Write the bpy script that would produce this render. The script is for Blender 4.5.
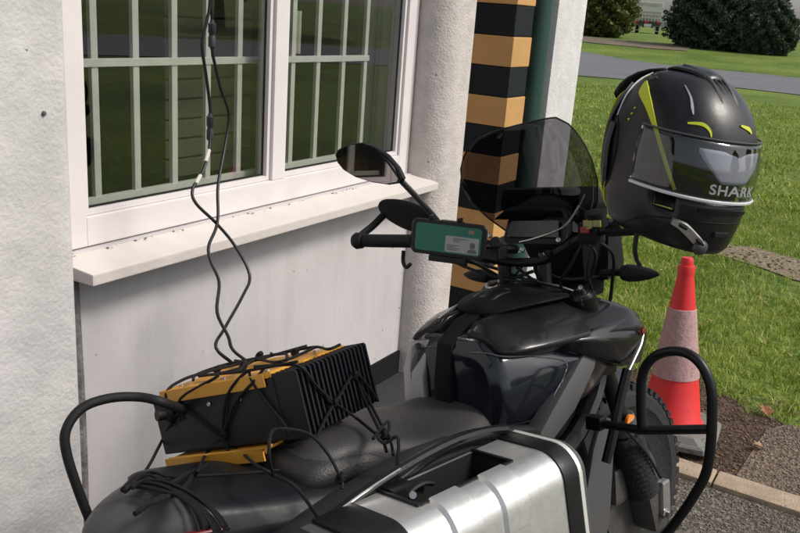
import bpy, bmesh, math, random
import numpy as np
from math import sin, cos, pi, radians, sqrt
from mathutils import Matrix, Vector, noise

random.seed(7); rng = np.random.default_rng(7)
for o in list(bpy.data.objects): bpy.data.objects.remove(o)
SC = bpy.context.scene
COL = SC.collection

# ------------------------------------------------------------ camera
cam_d = bpy.data.cameras.new('camera'); cam = bpy.data.objects.new('camera', cam_d); COL.objects.link(cam)
cam_d.sensor_width = 36.0; cam_d.lens = 38.25; cam_d.clip_start = 0.05; cam_d.clip_end = 2000
CX = Vector((0.8489, 0.5244, 0.0719)); CY = Vector((-0.2120, 0.2115, 0.9541)); CZ = Vector((0.4850, -0.8250, 0.2909))
_x = CX.normalized(); _z = (CZ - _x*CZ.dot(_x)).normalized(); _y = _z.cross(_x)
cam.matrix_world = Matrix(((_x.x,_y.x,_z.x,0),(_x.y,_y.y,_z.y,0),(_x.z,_y.z,_z.z,1.7),(0,0,0,1)))
SC.camera = cam

# ------------------------------------------------------------ sky and sun
SUN_EL, SUN_AZ = radians(47), radians(70)          # azimuth from +Y towards +X
W = bpy.data.worlds.new('World'); SC.world = W; W.use_nodes = True
nt = W.node_tree; nt.nodes.clear()
sky = nt.nodes.new('ShaderNodeTexSky'); sky.sky_type = 'NISHITA'; sky.sun_disc = False
sky.sun_elevation = SUN_EL; sky.sun_rotation = SUN_AZ
sky.air_density = 1.0; sky.dust_density = 3.0; sky.ozone_density = 1.0
bg = nt.nodes.new('ShaderNodeBackground'); bg.inputs[1].default_value = 0.13
hs = nt.nodes.new('ShaderNodeHueSaturation'); hs.inputs['Saturation'].default_value = 0.45
wo = nt.nodes.new('ShaderNodeOutputWorld')
nt.links.new(sky.outputs[0], hs.inputs['Color']); nt.links.new(hs.outputs[0], bg.inputs[0]); nt.links.new(bg.outputs[0], wo.inputs[0])
sl = bpy.data.lights.new('sun', 'SUN'); sl.energy = 2.3; sl.angle = radians(14); sl.color = (1.0, 0.94, 0.85)
so = bpy.data.objects.new('sun', sl); COL.objects.link(so)
sd = Vector((sin(SUN_AZ)*cos(SUN_EL), cos(SUN_AZ)*cos(SUN_EL), sin(SUN_EL)))
so.rotation_euler = sd.to_track_quat('Z', 'Y').to_euler(); so.location = sd*30
SC.view_settings.view_transform = 'Standard'; SC.view_settings.look = 'None'
SC.view_settings.exposure = 0.28; SC.view_settings.gamma = 1.0; SC.view_settings.use_curve_mapping = False

# ------------------------------------------------------------ materials
def mat(name, col, rough=0.6, metal=0.0, bump=0.0, bscale=60.0, var=0.0, vscale=8.0, coat=0.0, col2=None, spec=0.5, detail=6.0, bump2=0.0, b2scale=8.0):
    m = bpy.data.materials.new(name); m.use_nodes = True
    n = m.node_tree.nodes; l = m.node_tree.links; p = n['Principled BSDF']
    p.inputs['Roughness'].default_value = rough; p.inputs['Metallic'].default_value = metal
    p.inputs['Coat Weight'].default_value = coat; p.inputs['Coat Roughness'].default_value = 0.04
    p.inputs['Specular IOR Level'].default_value = spec
    tc = n.new('ShaderNodeTexCoord')
    if .12 < rough < .7:      # handling marks and dust: the gloss is never even
        tw = n.new('ShaderNodeTexNoise'); tw.inputs['Scale'].default_value = 60; tw.inputs['Detail'].default_value = 8; tw.inputs['Roughness'].default_value = .7
        l.new(tc.outputs['Object'], tw.inputs['Vector']); mr = n.new('ShaderNodeMapRange'); mr.inputs['From Min'].default_value = .3; mr.inputs['From Max'].default_value = .7
        mr.inputs['To Min'].default_value = max(.02, rough-.04); mr.inputs['To Max'].default_value = rough+.08
        l.new(tw.outputs['Fac'], mr.inputs['Value']); l.new(mr.outputs[0], p.inputs['Roughness'])
    c = (*col, 1)
    p.inputs['Base Color'].default_value = c
    if var > 0 or col2:
        t = n.new('ShaderNodeTexNoise'); t.inputs['Scale'].default_value = vscale; t.inputs['Detail'].default_value = detail
        l.new(tc.outputs['Object'], t.inputs['Vector'])
        r = n.new('ShaderNodeValToRGB'); r.color_ramp.elements[0].position = 0.35; r.color_ramp.elements[1].position = 0.68
        c2 = col2 if col2 else tuple(x*(1-var) for x in col)
        r.color_ramp.elements[0].color = (*c2, 1); r.color_ramp.elements[1].color = c
        l.new(t.outputs['Fac'], r.inputs['Fac']); l.new(r.outputs[0], p.inputs['Base Color'])
    last = None
    if bump > 0:
        t = n.new('ShaderNodeTexNoise'); t.inputs['Scale'].default_value = bscale; t.inputs['Detail'].default_value = 3
        l.new(tc.outputs['Object'], t.inputs['Vector'])
        b = n.new('ShaderNodeBump'); b.inputs['Strength'].default_value = bump; b.inputs['Distance'].default_value = 0.01
        l.new(t.outputs['Fac'], b.inputs['Height']); l.new(b.outputs[0], p.inputs['Normal']); last = b
    if bump2 > 0:
        t = n.new('ShaderNodeTexNoise'); t.inputs['Scale'].default_value = b2scale; t.inputs['Detail'].default_value = 2
        l.new(tc.outputs['Object'], t.inputs['Vector'])
        b = n.new('ShaderNodeBump'); b.inputs['Strength'].default_value = bump2; b.inputs['Distance'].default_value = 0.03
        l.new(t.outputs['Fac'], b.inputs['Height'])
        if last: l.new(last.outputs[0], b.inputs['Normal'])
        l.new(b.outputs[0], p.inputs['Normal'])
    return m

def add_specks(m, scale=38, lo=.70, dark=(0.10,0.09,0.08), drip=False):
    n = m.node_tree.nodes; l = m.node_tree.links; p = n['Principled BSDF']
    src = p.inputs['Base Color'].links[0].from_socket if p.inputs['Base Color'].links else None
    tc = n.new('ShaderNodeTexCoord'); mp = n.new('ShaderNodeMapping'); l.new(tc.outputs['Object'], mp.inputs[0])
    if drip: mp.inputs['Scale'].default_value = (1, 1, .12)
    t = n.new('ShaderNodeTexNoise'); t.inputs['Scale'].default_value = scale; t.inputs['Detail'].default_value = 2 if not drip else 7; l.new(mp.outputs[0], t.inputs['Vector'])
    r = n.new('ShaderNodeMapRange'); r.inputs['From Min'].default_value = lo; r.inputs['From Max'].default_value = lo+(.03 if not drip else .3); r.inputs['To Max'].default_value = .75 if not drip else .22
    l.new(t.outputs['Fac'], r.inputs['Value']); mx = n.new('ShaderNodeMix'); mx.data_type = 'RGBA'; l.new(r.outputs[0], mx.inputs[0])
    if src: l.new(src, mx.inputs[6])
    else: mx.inputs[6].default_value = p.inputs['Base Color'].default_value
    mx.inputs[7].default_value = (*dark, 1); l.new(mx.outputs[2], p.inputs['Base Color'])
def clear_glass(name, tint=(1, 1, 1), dark=0.0, ior=1.5, rough=0.0):
    m = bpy.data.materials.new(name); m.use_nodes = True
    n = m.node_tree.nodes; l = m.node_tree.links; n.clear()
    o = n.new('ShaderNodeOutputMaterial'); tr = n.new('ShaderNodeBsdfTransparent'); gl = n.new('ShaderNodeBsdfGlossy')
    tr.inputs[0].default_value = (*[t*(1-dark) for t in tint], 1); gl.inputs['Roughness'].default_value = rough
    fr = n.new('ShaderNodeFresnel'); fr.inputs[0].default_value = ior
    mx = n.new('ShaderNodeMixShader'); ge = n.new('ShaderNodeNewGeometry')
    mm = n.new('ShaderNodeMath'); mm.operation = 'SUBTRACT'; mm.inputs[0].default_value = 1.0; l.new(ge.outputs['Backfacing'], mm.inputs[1])
    m2 = n.new('ShaderNodeMath'); m2.operation = 'MULTIPLY'; l.new(fr.outputs[0], m2.inputs[0]); l.new(mm.outputs[0], m2.inputs[1])
    l.new(m2.outputs[0], mx.inputs[0]); l.new(tr.outputs[0], mx.inputs[1]); l.new(gl.outputs[0], mx.inputs[2]); l.new(mx.outputs[0], o.inputs[0])
    return m

def island_mat(name, cols, rough=0.6, trans=0.25, spec=0.3):
    m = bpy.data.materials.new(name); m.use_nodes = True
    n = m.node_tree.nodes; l = m.node_tree.links; p = n['Principled BSDF']
    g = n.new('ShaderNodeNewGeometry'); r = n.new('ShaderNodeValToRGB')
    e = r.color_ramp.elements
    while len(e) < len(cols): e.new(0.5)
    for i, c in enumerate(cols): e[i].position = i/(len(cols)-1); e[i].color = (*c, 1)
    if name == 'grass':
        t2 = n.new('ShaderNodeTexNoise'); t2.inputs['Scale'].default_value = 2.2; t2.inputs['Detail'].default_value = 5; l.new(g.outputs['Position'], t2.inputs['Vector'])
        m2 = n.new('ShaderNodeMath'); m2.operation = 'MULTIPLY_ADD'; l.new(t2.outputs['Fac'], m2.inputs[0]); m2.inputs[1].default_value = 1.5; m2.inputs[2].default_value = -.75
        m3 = n.new('ShaderNodeMath'); m3.operation = 'ADD'; l.new(g.outputs['Random Per Island'], m3.inputs[0]); l.new(m2.outputs[0], m3.inputs[1]); l.new(m3.outputs[0], r.inputs[0])
    else: l.new(g.outputs['Random Per Island'], r.inputs[0])
    l.new(r.outputs[0], p.inputs['Base Color'])
    p.inputs['Roughness'].default_value = rough; p.inputs['Specular IOR Level'].default_value = spec
    if trans > 0:
        t = n.new('ShaderNodeBsdfTranslucent'); l.new(r.outputs[0], t.inputs[0])
        mx = n.new('ShaderNodeMixShader'); mx.inputs[0].default_value = trans
        l.new(p.outputs[0], mx.inputs[1]); l.new(t.outputs[0], mx.inputs[2]); l.new(mx.outputs[0], n['Material Output'].inputs[0])
    return m

M = {}
M['rough_render'] = mat('rough_render', (0.57, 0.55, 0.548), 0.85, bump=0.3, bscale=90, bump2=0.26, b2scale=11, var=0.16, vscale=5)
M['pier_render'] = mat('pier_render', (0.57, 0.52, 0.495), 0.85, bump=0.4, bscale=110, bump2=0.13, b2scale=22, var=0.16, vscale=14)
M['smooth_render'] = mat('smooth_render', (0.545, 0.52, 0.525), 0.7, bump=0.12, bscale=30, var=0.10, vscale=3.5, bump2=0.08, b2scale=3)
M['far_render'] = mat('far_render', (0.64, 0.62, 0.62), 0.85, bump=0.35, bscale=70, var=0.14, vscale=9, bump2=.2, b2scale=10)
M['white_plastic'] = mat('white_plastic', (0.72, 0.67, 0.67), 0.35, bump=0.04, bscale=20, var=0.08, vscale=5)
M['sill_stone'] = mat('sill_stone', (0.60, 0.55, 0.52), 0.6, bump=0.15, bscale=60, var=0.07, vscale=12)
M['plinth_paint'] = mat('plinth_paint', (0.013, 0.013, 0.015), 0.8, bump=0.3, bscale=60, spec=.1)
M['gap_dirt'] = mat('gap_dirt', (0.24, 0.22, 0.22), 0.9, bump=0.6, bscale=60, col2=(0.09, 0.085, 0.085), vscale=14)
M['tan_paint'] = mat('tan_paint', (0.52, 0.29, 0.105), 0.65, bump=0.15, bscale=50, var=0.12, vscale=6)
M['black_paint'] = mat('black_paint', (0.013, 0.016, 0.021), 0.65, bump=0.15, bscale=50, spec=.2, var=.3, vscale=9)
M['green_pipe'] = mat('green_pipe', (0.02, 0.06, 0.05), 0.35, bump=0.05, bscale=10)
M['grille'] = mat('grille', (0.56, 0.535, 0.54), 0.5, var=0.12, vscale=12)
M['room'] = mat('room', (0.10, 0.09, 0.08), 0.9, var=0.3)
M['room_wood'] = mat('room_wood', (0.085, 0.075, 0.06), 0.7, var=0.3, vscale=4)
M['glass'] = clear_glass('glass', (0.95, 0.97, 0.94), 0.03, 2.3)
M['smoke'] = clear_glass('smoke', (0.52, 0.51, 0.54), 0.12, 1.42)
M['visor'] = clear_glass('visor', (0.80, 0.81, 0.84), 0.03, 1.9)
M['gloss_black'] = mat('gloss_black', (0.007, 0.007, 0.008), 0.22, coat=.3, spec=0.3)
M['gloss_grey'] = mat('gloss_grey', (0.014, 0.014, 0.0145), 0.22, metal=0.0, coat=0.15, spec=.12)
M['gloss_blue'] = mat('gloss_blue', (0.008, 0.010, 0.016), 0.14, metal=0.0, coat=.35, spec=.35)
M['panel_reflection'] = mat('panel_reflection', (0.30, 0.30, 0.31), 0.3, metal=0.5, coat=0.6)  # reflected wall and sky painted into the base colour as silver
M['matte_black'] = mat('matte_black', (0.007, 0.007, 0.008), 0.7, bump=0.15, bscale=300, spec=.2)
M['satin_black'] = mat('satin_black', (0.006, 0.006, 0.007), 0.36, spec=.35, bump=.04, bscale=120)
M['matte_grey'] = mat('matte_grey', (0.055, 0.054, 0.055), 0.6, bump=0.12, bscale=400)
M['rubber'] = mat('rubber', (0.008, 0.008, 0.009), 0.6, bump=0.1, bscale=150, spec=.3)
M['tyre'] = mat('tyre', (0.014, 0.014, 0.015), 0.85, bump=0.3, bscale=80, var=0.2)
M['boot'] = mat('boot', (0.008, 0.008, 0.009), 0.9, bump=0.5, bscale=90)
M['alu'] = mat('alu', (0.55, 0.55, 0.54), 0.4, metal=1.0, bump=0.05, bscale=60)
M['alu_case'] = mat('alu_case', (0.60, 0.60, 0.59), 0.38, metal=0.8, bump=0.02, bscale=200)
M['alu_trim'] = mat('alu_trim', (0.66, 0.66, 0.62), 0.42, metal=0.5)
M['cast_alu'] = mat('cast_alu', (0.13, 0.125, 0.12), 0.5, metal=0.8, bump=0.2, bscale=100)
M['chrome'] = mat('chrome', (0.42, 0.42, 0.42), 0.25, metal=1.0)
M['yellow_plate'] = mat('yellow_plate', (0.64, 0.30, 0.030), 0.45, bump=0.06, bscale=60, var=0.15, vscale=14)
M['fin_black'] = mat('fin_black', (0.009, 0.010, 0.013), 0.45, spec=.3, bump=.05, bscale=200)
M['cord'] = mat('cord', (0.004, 0.004, 0.005), 0.6, spec=.25, bump=0.3, bscale=600)
M['cable'] = mat('cable', (0.006, 0.006, 0.008), 0.45, spec=.35)
M['connector'] = mat('connector', (0.018, 0.018, 0.026), 0.5, bump=.1, bscale=200)
M['tape'] = mat('tape', (0.55, 0.52, 0.45), 0.6)
M['helmet_shell'] = mat('helmet_shell', (0.006, 0.006, 0.007), 0.33, bump=0.02, bscale=300, spec=.4)
M['helmet_grey'] = mat('helmet_grey', (0.04, 0.04, 0.042), 0.4)
M['neon'] = mat('neon', (0.50, 0.55, 0.015), 0.45)
M['lining'] = mat('lining', (0.010, 0.010, 0.010), 0.95, bump=0.3, bscale=200)
M['logo'] = mat('logo', (0.55, 0.55, 0.56), 0.5)
M['dark_text'] = mat('dark_text', (0.10, 0.10, 0.10), 0.5)
M['cone_red'] = mat('cone_red', (0.66, 0.022, 0.024), 0.45, bump=0.08, bscale=30, var=0.08, vscale=7)
M['cone_sleeve'] = mat('cone_sleeve', (0.46, 0.29, 0.28), 0.5, bump=0.3, bscale=110, col2=(0.36, 0.21, 0.21), vscale=45)
M['cone_base'] = mat('cone_base', (0.17, 0.165, 0.155), 0.8, bump=0.2, bscale=60, var=0.2)
M['red'] = mat('red', (0.25, 0.012, 0.015), 0.4)
M['dark_red'] = mat('dark_red', (0.12,0.01,0.012), 0.3)
M['tail_paint'] = mat('tail_paint', (0.055,0.054,0.055), 0.5, coat=.1, spec=.3, bump=.1, bscale=25)
M['lettering'] = mat('lettering', (0.26,0.26,0.27), 0.4)
M['earth'] = mat('earth', (0.17,0.13,0.085), 0.95, bump=.5, bscale=9, var=.4, vscale=1.5)
M['visor_lip'] = mat('visor_lip', (0.55,0.56,0.58), 0.15, coat=1)
M['olive'] = mat('olive', (0.20,0.19,0.03), 0.25, coat=.5)
M['cover_black'] = mat('cover_black', (0.008,0.009,0.011), 0.42, spec=.22, bump=.02, bscale=40)
M['seam_grey'] = mat('seam_grey', (0.09,0.09,0.10), 0.3)
M['pad_grey'] = mat('pad_grey', (0.020,0.020,0.022), 0.55, spec=.3, bump=.1, bscale=200)
M['orange'] = mat('orange', (0.80, 0.22, 0.02), 0.3)
M['screen_green'] = mat('screen_green', (0.008, 0.13, 0.09), 0.25)
M['screen_card'] = mat('screen_card', (0.30, 0.31, 0.30), 0.3)
M['screen_dark'] = mat('screen_dark', (0.05, 0.06, 0.06), 0.3)
M['screen_pink'] = mat('screen_pink', (0.22, 0.12, 0.10), 0.3)
M['lcd'] = mat('lcd', (0.06, 0.07, 0.062), 0.25)
M['mirror'] = mat('mirror', (0.28, 0.27, 0.27), 0.03, metal=1.0)
M['kerb'] = mat('kerb', (0.40, 0.31, 0.22), 0.9, bump=0.5, bscale=120, var=0.3, vscale=15)
M['bark'] = mat('bark', (0.08, 0.06, 0.04), 0.9, bump=0.5, bscale=20)
M['truck_white'] = mat('truck_white', (0.62, 0.60, 0.57), 0.6, var=0.1)
M['truck_tarp'] = mat('truck_tarp', (0.50, 0.46, 0.40), 0.7, var=0.2, vscale=2)
M['truck_dark'] = mat('truck_dark', (0.05, 0.05, 0.055), 0.6)
M['tail_red'] = mat('tail_red', (0.8, 0.03, 0.02), 0.3)

def ground_mat(name, cols, scale, bump, bscale, rough=0.95, big=None):
    """speckled ground: voronoi stones over noise"""
    m = bpy.data.materials.new(name); m.use_nodes = True
    n = m.node_tree.nodes; l = m.node_tree.links; p = n['Principled BSDF']; p.inputs['Roughness'].default_value = rough
    p.inputs['Specular IOR Level'].default_value = 0.3
    tc = n.new('ShaderNodeTexCoord')
    v = n.new('ShaderNodeTexVoronoi'); v.inputs['Scale'].default_value = scale; l.new(tc.outputs['Object'], v.inputs['Vector'])
    s = n.new('ShaderNodeSeparateColor'); l.new(v.outputs['Color'], s.inputs[0])
    r = n.new('ShaderNodeValToRGB'); e = r.color_ramp.elements
    while len(e) < len(cols): e.new(0.5)
    for i, c in enumerate(cols): e[i].position = i/(len(cols)-1); e[i].color = (*c, 1)
    l.new(s.outputs[0], r.inputs[0])
    t = n.new('ShaderNodeTexNoise'); t.inputs['Scale'].default_value = 1.3; t.inputs['Detail'].default_value = 6; l.new(tc.outputs['Object'], t.inputs['Vector'])
    mx = n.new('ShaderNodeMix'); mx.data_type = 'RGBA'; mx.blend_type = 'MULTIPLY'; mx.inputs[0].default_value = 0.6
    l.new(r.outputs[0], mx.inputs[6])
    r2 = n.new('ShaderNodeValToRGB'); r2.color_ramp.elements[0].position = 0.3; r2.color_ramp.elements[1].position = 0.7
    r2.color_ramp.elements[0].color = (0.5, 0.48, 0.45, 1); r2.color_ramp.elements[1].color = (1, 1, 1, 1)
    l.new(t.outputs['Fac'], r2.inputs[0]); l.new(r2.outputs[0], mx.inputs[7]); l.new(mx.outputs[2], p.inputs['Base Color'])
    b = n.new('ShaderNodeBump'); b.inputs['Strength'].default_value = bump; b.inputs['Distance'].default_value = 0.01
    v2 = n.new('ShaderNodeTexVoronoi'); v2.inputs['Scale'].default_value = bscale; l.new(tc.outputs['Object'], v2.inputs['Vector'])
    n3 = n.new('ShaderNodeTexNoise'); n3.inputs['Scale'].default_value = bscale*1.1; n3.inputs['Detail'].default_value = 5; l.new(tc.outputs['Object'], n3.inputs['Vector'])
    ad = n.new('ShaderNodeMath'); ad.operation = 'MULTIPLY_ADD'; l.new(n3.outputs['Fac'], ad.inputs[0]); ad.inputs[1].default_value = 2.0; l.new(v2.outputs['Distance'], ad.inputs[2])
    l.new(ad.outputs[0], b.inputs['Height']); l.new(b.outputs[0], p.inputs['Normal'])
    return m
M['asphalt'] = ground_mat('asphalt', [(0.055, 0.048, 0.042), (0.10, 0.087, 0.076), (0.13, 0.115, 0.10), (0.26, 0.23, 0.20)], 130, 0.7, 75)
M['gravel'] = ground_mat('gravel', [(0.11, 0.078, 0.055), (0.19, 0.145, 0.105), (0.28, 0.22, 0.165)], 80, 0.9, 80)
M['soil'] = ground_mat('soil', [(0.04, 0.024, 0.016), (0.075, 0.048, 0.032), (0.14, 0.095, 0.065)], 60, 1.0, 40)
M['track'] = ground_mat('track', [(0.16, 0.12, 0.08), (0.24, 0.19, 0.13), (0.30, 0.25, 0.17)], 50, 0.8, 40)
M['tail_cloth'] = mat('tail_cloth', (0.055,0.055,0.056), 0.55, bump=.2, bscale=40)
M['apron'] = mat('apron', (0.026,0.026,0.028), 0.9, bump=.4, bscale=90, var=.15)
M['road'] = mat('road', (0.13, 0.13, 0.14), 0.9, bump=0.2, bscale=60, var=0.15, vscale=0.6)

def lawn_mat():
    m = bpy.data.materials.new('lawn'); m.use_nodes = True
    n = m.node_tree.nodes; l = m.node_tree.links; p = n['Principled BSDF']; p.inputs['Roughness'].default_value = 0.9
    p.inputs['Specular IOR Level'].default_value = 0.2
    tc = n.new('ShaderNodeTexCoord')
    def nz(s, d): 
        t = n.new('ShaderNodeTexNoise'); t.inputs['Scale'].default_value = s; t.inputs['Detail'].default_value = d
        l.new(tc.outputs['Object'], t.inputs['Vector']); return t
    a = nz(0.35, 8); b = nz(14, 5)
    r = n.new('ShaderNodeValToRGB'); e = r.color_ramp.elements
    e[0].position = 0.3; e[0].color = (0.085, 0.14, 0.025, 1); e[1].position = 0.75; e[1].color = (0.21, 0.28, 0.06, 1)
    l.new(a.outputs['Fac'], r.inputs[0])
    r2 = n.new('ShaderNodeValToRGB'); r2.color_ramp.elements[0].position = 0.35; r2.color_ramp.elements[1].position = 0.65
    r2.color_ramp.elements[0].color = (0.5, 0.52, 0.4, 1); r2.color_ramp.elements[1].color = (1.15, 1.15, 1.0, 1)
    l.new(b.outputs['Fac'], r2.inputs[0])
    mx = n.new('ShaderNodeMix'); mx.data_type = 'RGBA'; mx.blend_type = 'MULTIPLY'; mx.inputs[0].default_value = 1
    l.new(r.outputs[0], mx.inputs[6]); l.new(r2.outputs[0], mx.inputs[7]); l.new(mx.outputs[2], p.inputs['Base Color'])
    c = nz(60, 4); bb = n.new('ShaderNodeBump'); bb.inputs['Strength'].default_value = 0.8; bb.inputs['Distance'].default_value = 0.03
    l.new(c.outputs['Fac'], bb.inputs['Height']); l.new(bb.outputs[0], p.inputs['Normal'])
    return m
M['lawn'] = lawn_mat()
M['grass'] = island_mat('grass', [(0.09, 0.16, 0.02), (0.19, 0.29, 0.035), (0.33, 0.41, 0.06), (0.55, 0.52, 0.18)], 0.5, 0.35)
M['leaf_dark'] = island_mat('leaf_dark', [(0.03, 0.052, 0.035), (0.055, 0.085, 0.052), (0.10, 0.125, 0.075)], 0.6, 0.15)
M['leaf_mid'] = island_mat('leaf_mid', [(0.04, 0.065, 0.02), (0.10, 0.12, 0.03), (0.22, 0.20, 0.05)], 0.6, 0.2)
M['litter'] = island_mat('litter', [(0.07, 0.045, 0.03), (0.15, 0.09, 0.05), (0.10, 0.07, 0.045), (0.26, 0.19, 0.11)], 0.8, 0.0)
M['litter_pale'] = island_mat('litter_pale', [(0.36, 0.28, 0.10), (0.20, 0.11, 0.05), (0.42, 0.36, 0.18), (0.12, 0.08, 0.05)], 0.8, 0.0)
M['stones'] = island_mat('stones', [(0.10, 0.09, 0.08), (0.20, 0.17, 0.15), (0.36, 0.32, 0.28)], 0.85, 0.0)

def seat_mat(name, col, dots=True):
    m = mat(name, col, 0.5, spec=.4)
    n = m.node_tree.nodes; l = m.node_tree.links; p = n['Principled BSDF']
    tc = n.new('ShaderNodeTexCoord'); v = n.new('ShaderNodeTexVoronoi'); v.inputs['Scale'].default_value = 300 if not dots else 210
    v.inputs['Randomness'].default_value = 0.85 if dots else 1.0
    l.new(tc.outputs['Object'], v.inputs['Vector'])
    b = n.new('ShaderNodeBump'); b.inputs['Strength'].default_value = 0.16 if dots else 0.15; b.inputs['Distance'].default_value = 0.004
    l.new(v.outputs['Distance'], b.inputs['Height']); l.new(b.outputs[0], p.inputs['Normal'])
    return m
M['seat_smooth'] = seat_mat('seat_smooth', (0.045, 0.043, 0.043), False)
M['seat_dots'] = seat_mat('seat_dots', (0.020, 0.019, 0.019), True)

for k_ in ('smooth_render', 'rough_render', 'pier_render', 'far_render'): add_specks(M[k_], 30, .735)
add_specks(M['smooth_render'], 9, .48, (0.20,0.18,0.17), True); add_specks(M['rough_render'], 7, .5, (0.22,0.20,0.19), True)
add_specks(M['white_plastic'], 7, .5, (0.35,0.32,0.28), True); add_specks(M['kerb'], 45, .66, (0.12,0.10,0.07))
add_specks(M['cone_red'], 30, .70, (0.25,0.03,0.03)); add_specks(M['cone_base'], 30, .62, (0.07,0.06,0.05)); add_specks(M['tan_paint'], 30, .73, (0.2,0.12,0.06))
add_specks(M['alu_case'], 60, .72, (0.35,0.34,0.33))
# ------------------------------------------------------------ frames
def rows(m3, o):
    return Matrix(((m3[0][0],m3[0][1],m3[0][2],o[0]),(m3[1][0],m3[1][1],m3[1][2],o[1]),(m3[2][0],m3[2][1],m3[2][2],o[2]),(0,0,0,1)))
ID = Matrix.Identity(4)
YAW, LEAN = radians(15), radians(12)
_f = Vector((sin(YAW), cos(YAW), 0)); _r0 = Vector((cos(YAW), -sin(YAW), 0)); _u0 = Vector((0, 0, 1))
_r = _r0*cos(LEAN) + _u0*sin(LEAN); _u = _u0*cos(LEAN) - _r0*sin(LEAN)
BIKE = Matrix(((_r.x,_f.x,_u.x,-0.88),(_r.y,_f.y,_u.y,0.98),(_r.z,_f.z,_u.z,0),(0,0,0,1)))
BOXF = Matrix.Translation((-0.883, 1.207, 0.886)) @ Matrix.Rotation(radians(2.867), 4, 'Z') @ Matrix.Rotation(radians(-5.881), 4, 'X') @ Matrix.Rotation(radians(-22.976), 4, 'Y')

# ------------------------------------------------------------ geometry helpers
class G:
    def __init__(s): s.v = []; s.f = []
    def add(s, vs, fs):
        n = len(s.v); s.v += [tuple(v) for v in vs]; s.f += [tuple(i+n for i in f) for f in fs]; return s
    def box(s, x0, x1, y0, y1, z0, z1):
        return s.add([(x0,y0,z0),(x1,y0,z0),(x1,y1,z0),(x0,y1,z0),(x0,y0,z1),(x1,y0,z1),(x1,y1,z1),(x0,y1,z1)],
                     [(0,3,2,1),(4,5,6,7),(0,1,5,4),(1,2,6,5),(2,3,7,6),(3,0,4,7)])
    def prism(s, pts, off):
        """closed polygon (3-D points) extruded by vector off"""
        n = len(pts); off = Vector(off); a = [Vector(p) for p in pts]; b = [p+off for p in a]
        fs = [tuple(range(n-1,-1,-1)), tuple(range(n,2*n))] + [(i,(i+1)%n,(i+1)%n+n,i+n) for i in range(n)]
        return s.add(a+b, fs)
    def rings(s, rs, caps=True, closed=True):
        n = len(rs[0]); vs = [p for r in rs for p in r]; fs = []
        for k in range(len(rs)-1):
            for i in range(n if closed else n-1):
                j = (i+1) % n; fs.append((k*n+i, k*n+j, (k+1)*n+j, (k+1)*n+i))
        if caps: fs.append(tuple(range(n-1,-1,-1))); fs.append(tuple(range((len(rs)-1)*n, len(rs)*n)))
        return s.add(vs, fs)
    def tube(s, pts, r, n=10, smooth=4, closed=False, flat=1.0):
        P = [Vector(p) for p in pts]
        if smooth > 1 and len(P) > 2: P = catmull(P, smooth)
        R = r if isinstance(r, (list, tuple)) else [r]*len(P)
        if len(R) != len(P): R = [R[min(len(R)-1, int(round(i*(len(R)-1)/(len(P)-1))))] for i in range(len(P))]
        t0 = (P[1]-P[0]).normalized(); up = Vector((0,0,1)) if abs(t0.z) < 0.9 else Vector((1,0,0))
        nrm = (up - t0*up.dot(t0)).normalized(); rs = []
        for i, p in enumerate(P):
            t = (P[min(i+1,len(P)-1)] - P[max(i-1,0)]).normalized()
            nrm = (nrm - t*nrm.dot(t)).normalized(); b = t.cross(nrm)
            rs.append([p + nrm*(R[i]*cos(a)*flat) + b*(R[i]*sin(a)) for a in [2*pi*k/n for k in range(n)]])
        return s.rings(rs)
    def lathe(s, prof, o=(0,0,0), axis=(0,0,1), n=24):
        o = Vector(o); ax = Vector(axis).normalized(); t = Vector((1,0,0)) if abs(ax.x) < 0.9 else Vector((0,1,0))
        a = (t - ax*t.dot(ax)).normalized(); b = ax.cross(a)
        return s.rings([[o + ax*h + (a*cos(q)+b*sin(q))*r for q in [2*pi*k/n for k in range(n)]] for r, h in prof])
    def ellipsoid(s, o, rx, ry, rz, n=16, m=10):
        o = Vector(o); rs = []
        for j in range(m+1):
            ph = -pi/2 + pi*j/m; c = max(cos(ph), 0.02)
            rs.append([o + Vector((rx*c*cos(2*pi*k/n), ry*c*sin(2*pi*k/n), rz*sin(ph))) for k in range(n)])
        return s.rings(rs)
def catmull(P, k):
    out = []
    for i in range(len(P)-1):
        a, b, c, d = P[max(i-1,0)], P[i], P[i+1], P[min(i+2,len(P)-1)]
        for q in range(k):
            t = q/k; out.append(0.5*((2*b)+(c-a)*t+(2*a-5*b+4*c-d)*t*t+(3*b-a-3*c+d)*t**3))
    out.append(P[-1]); return out

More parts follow.
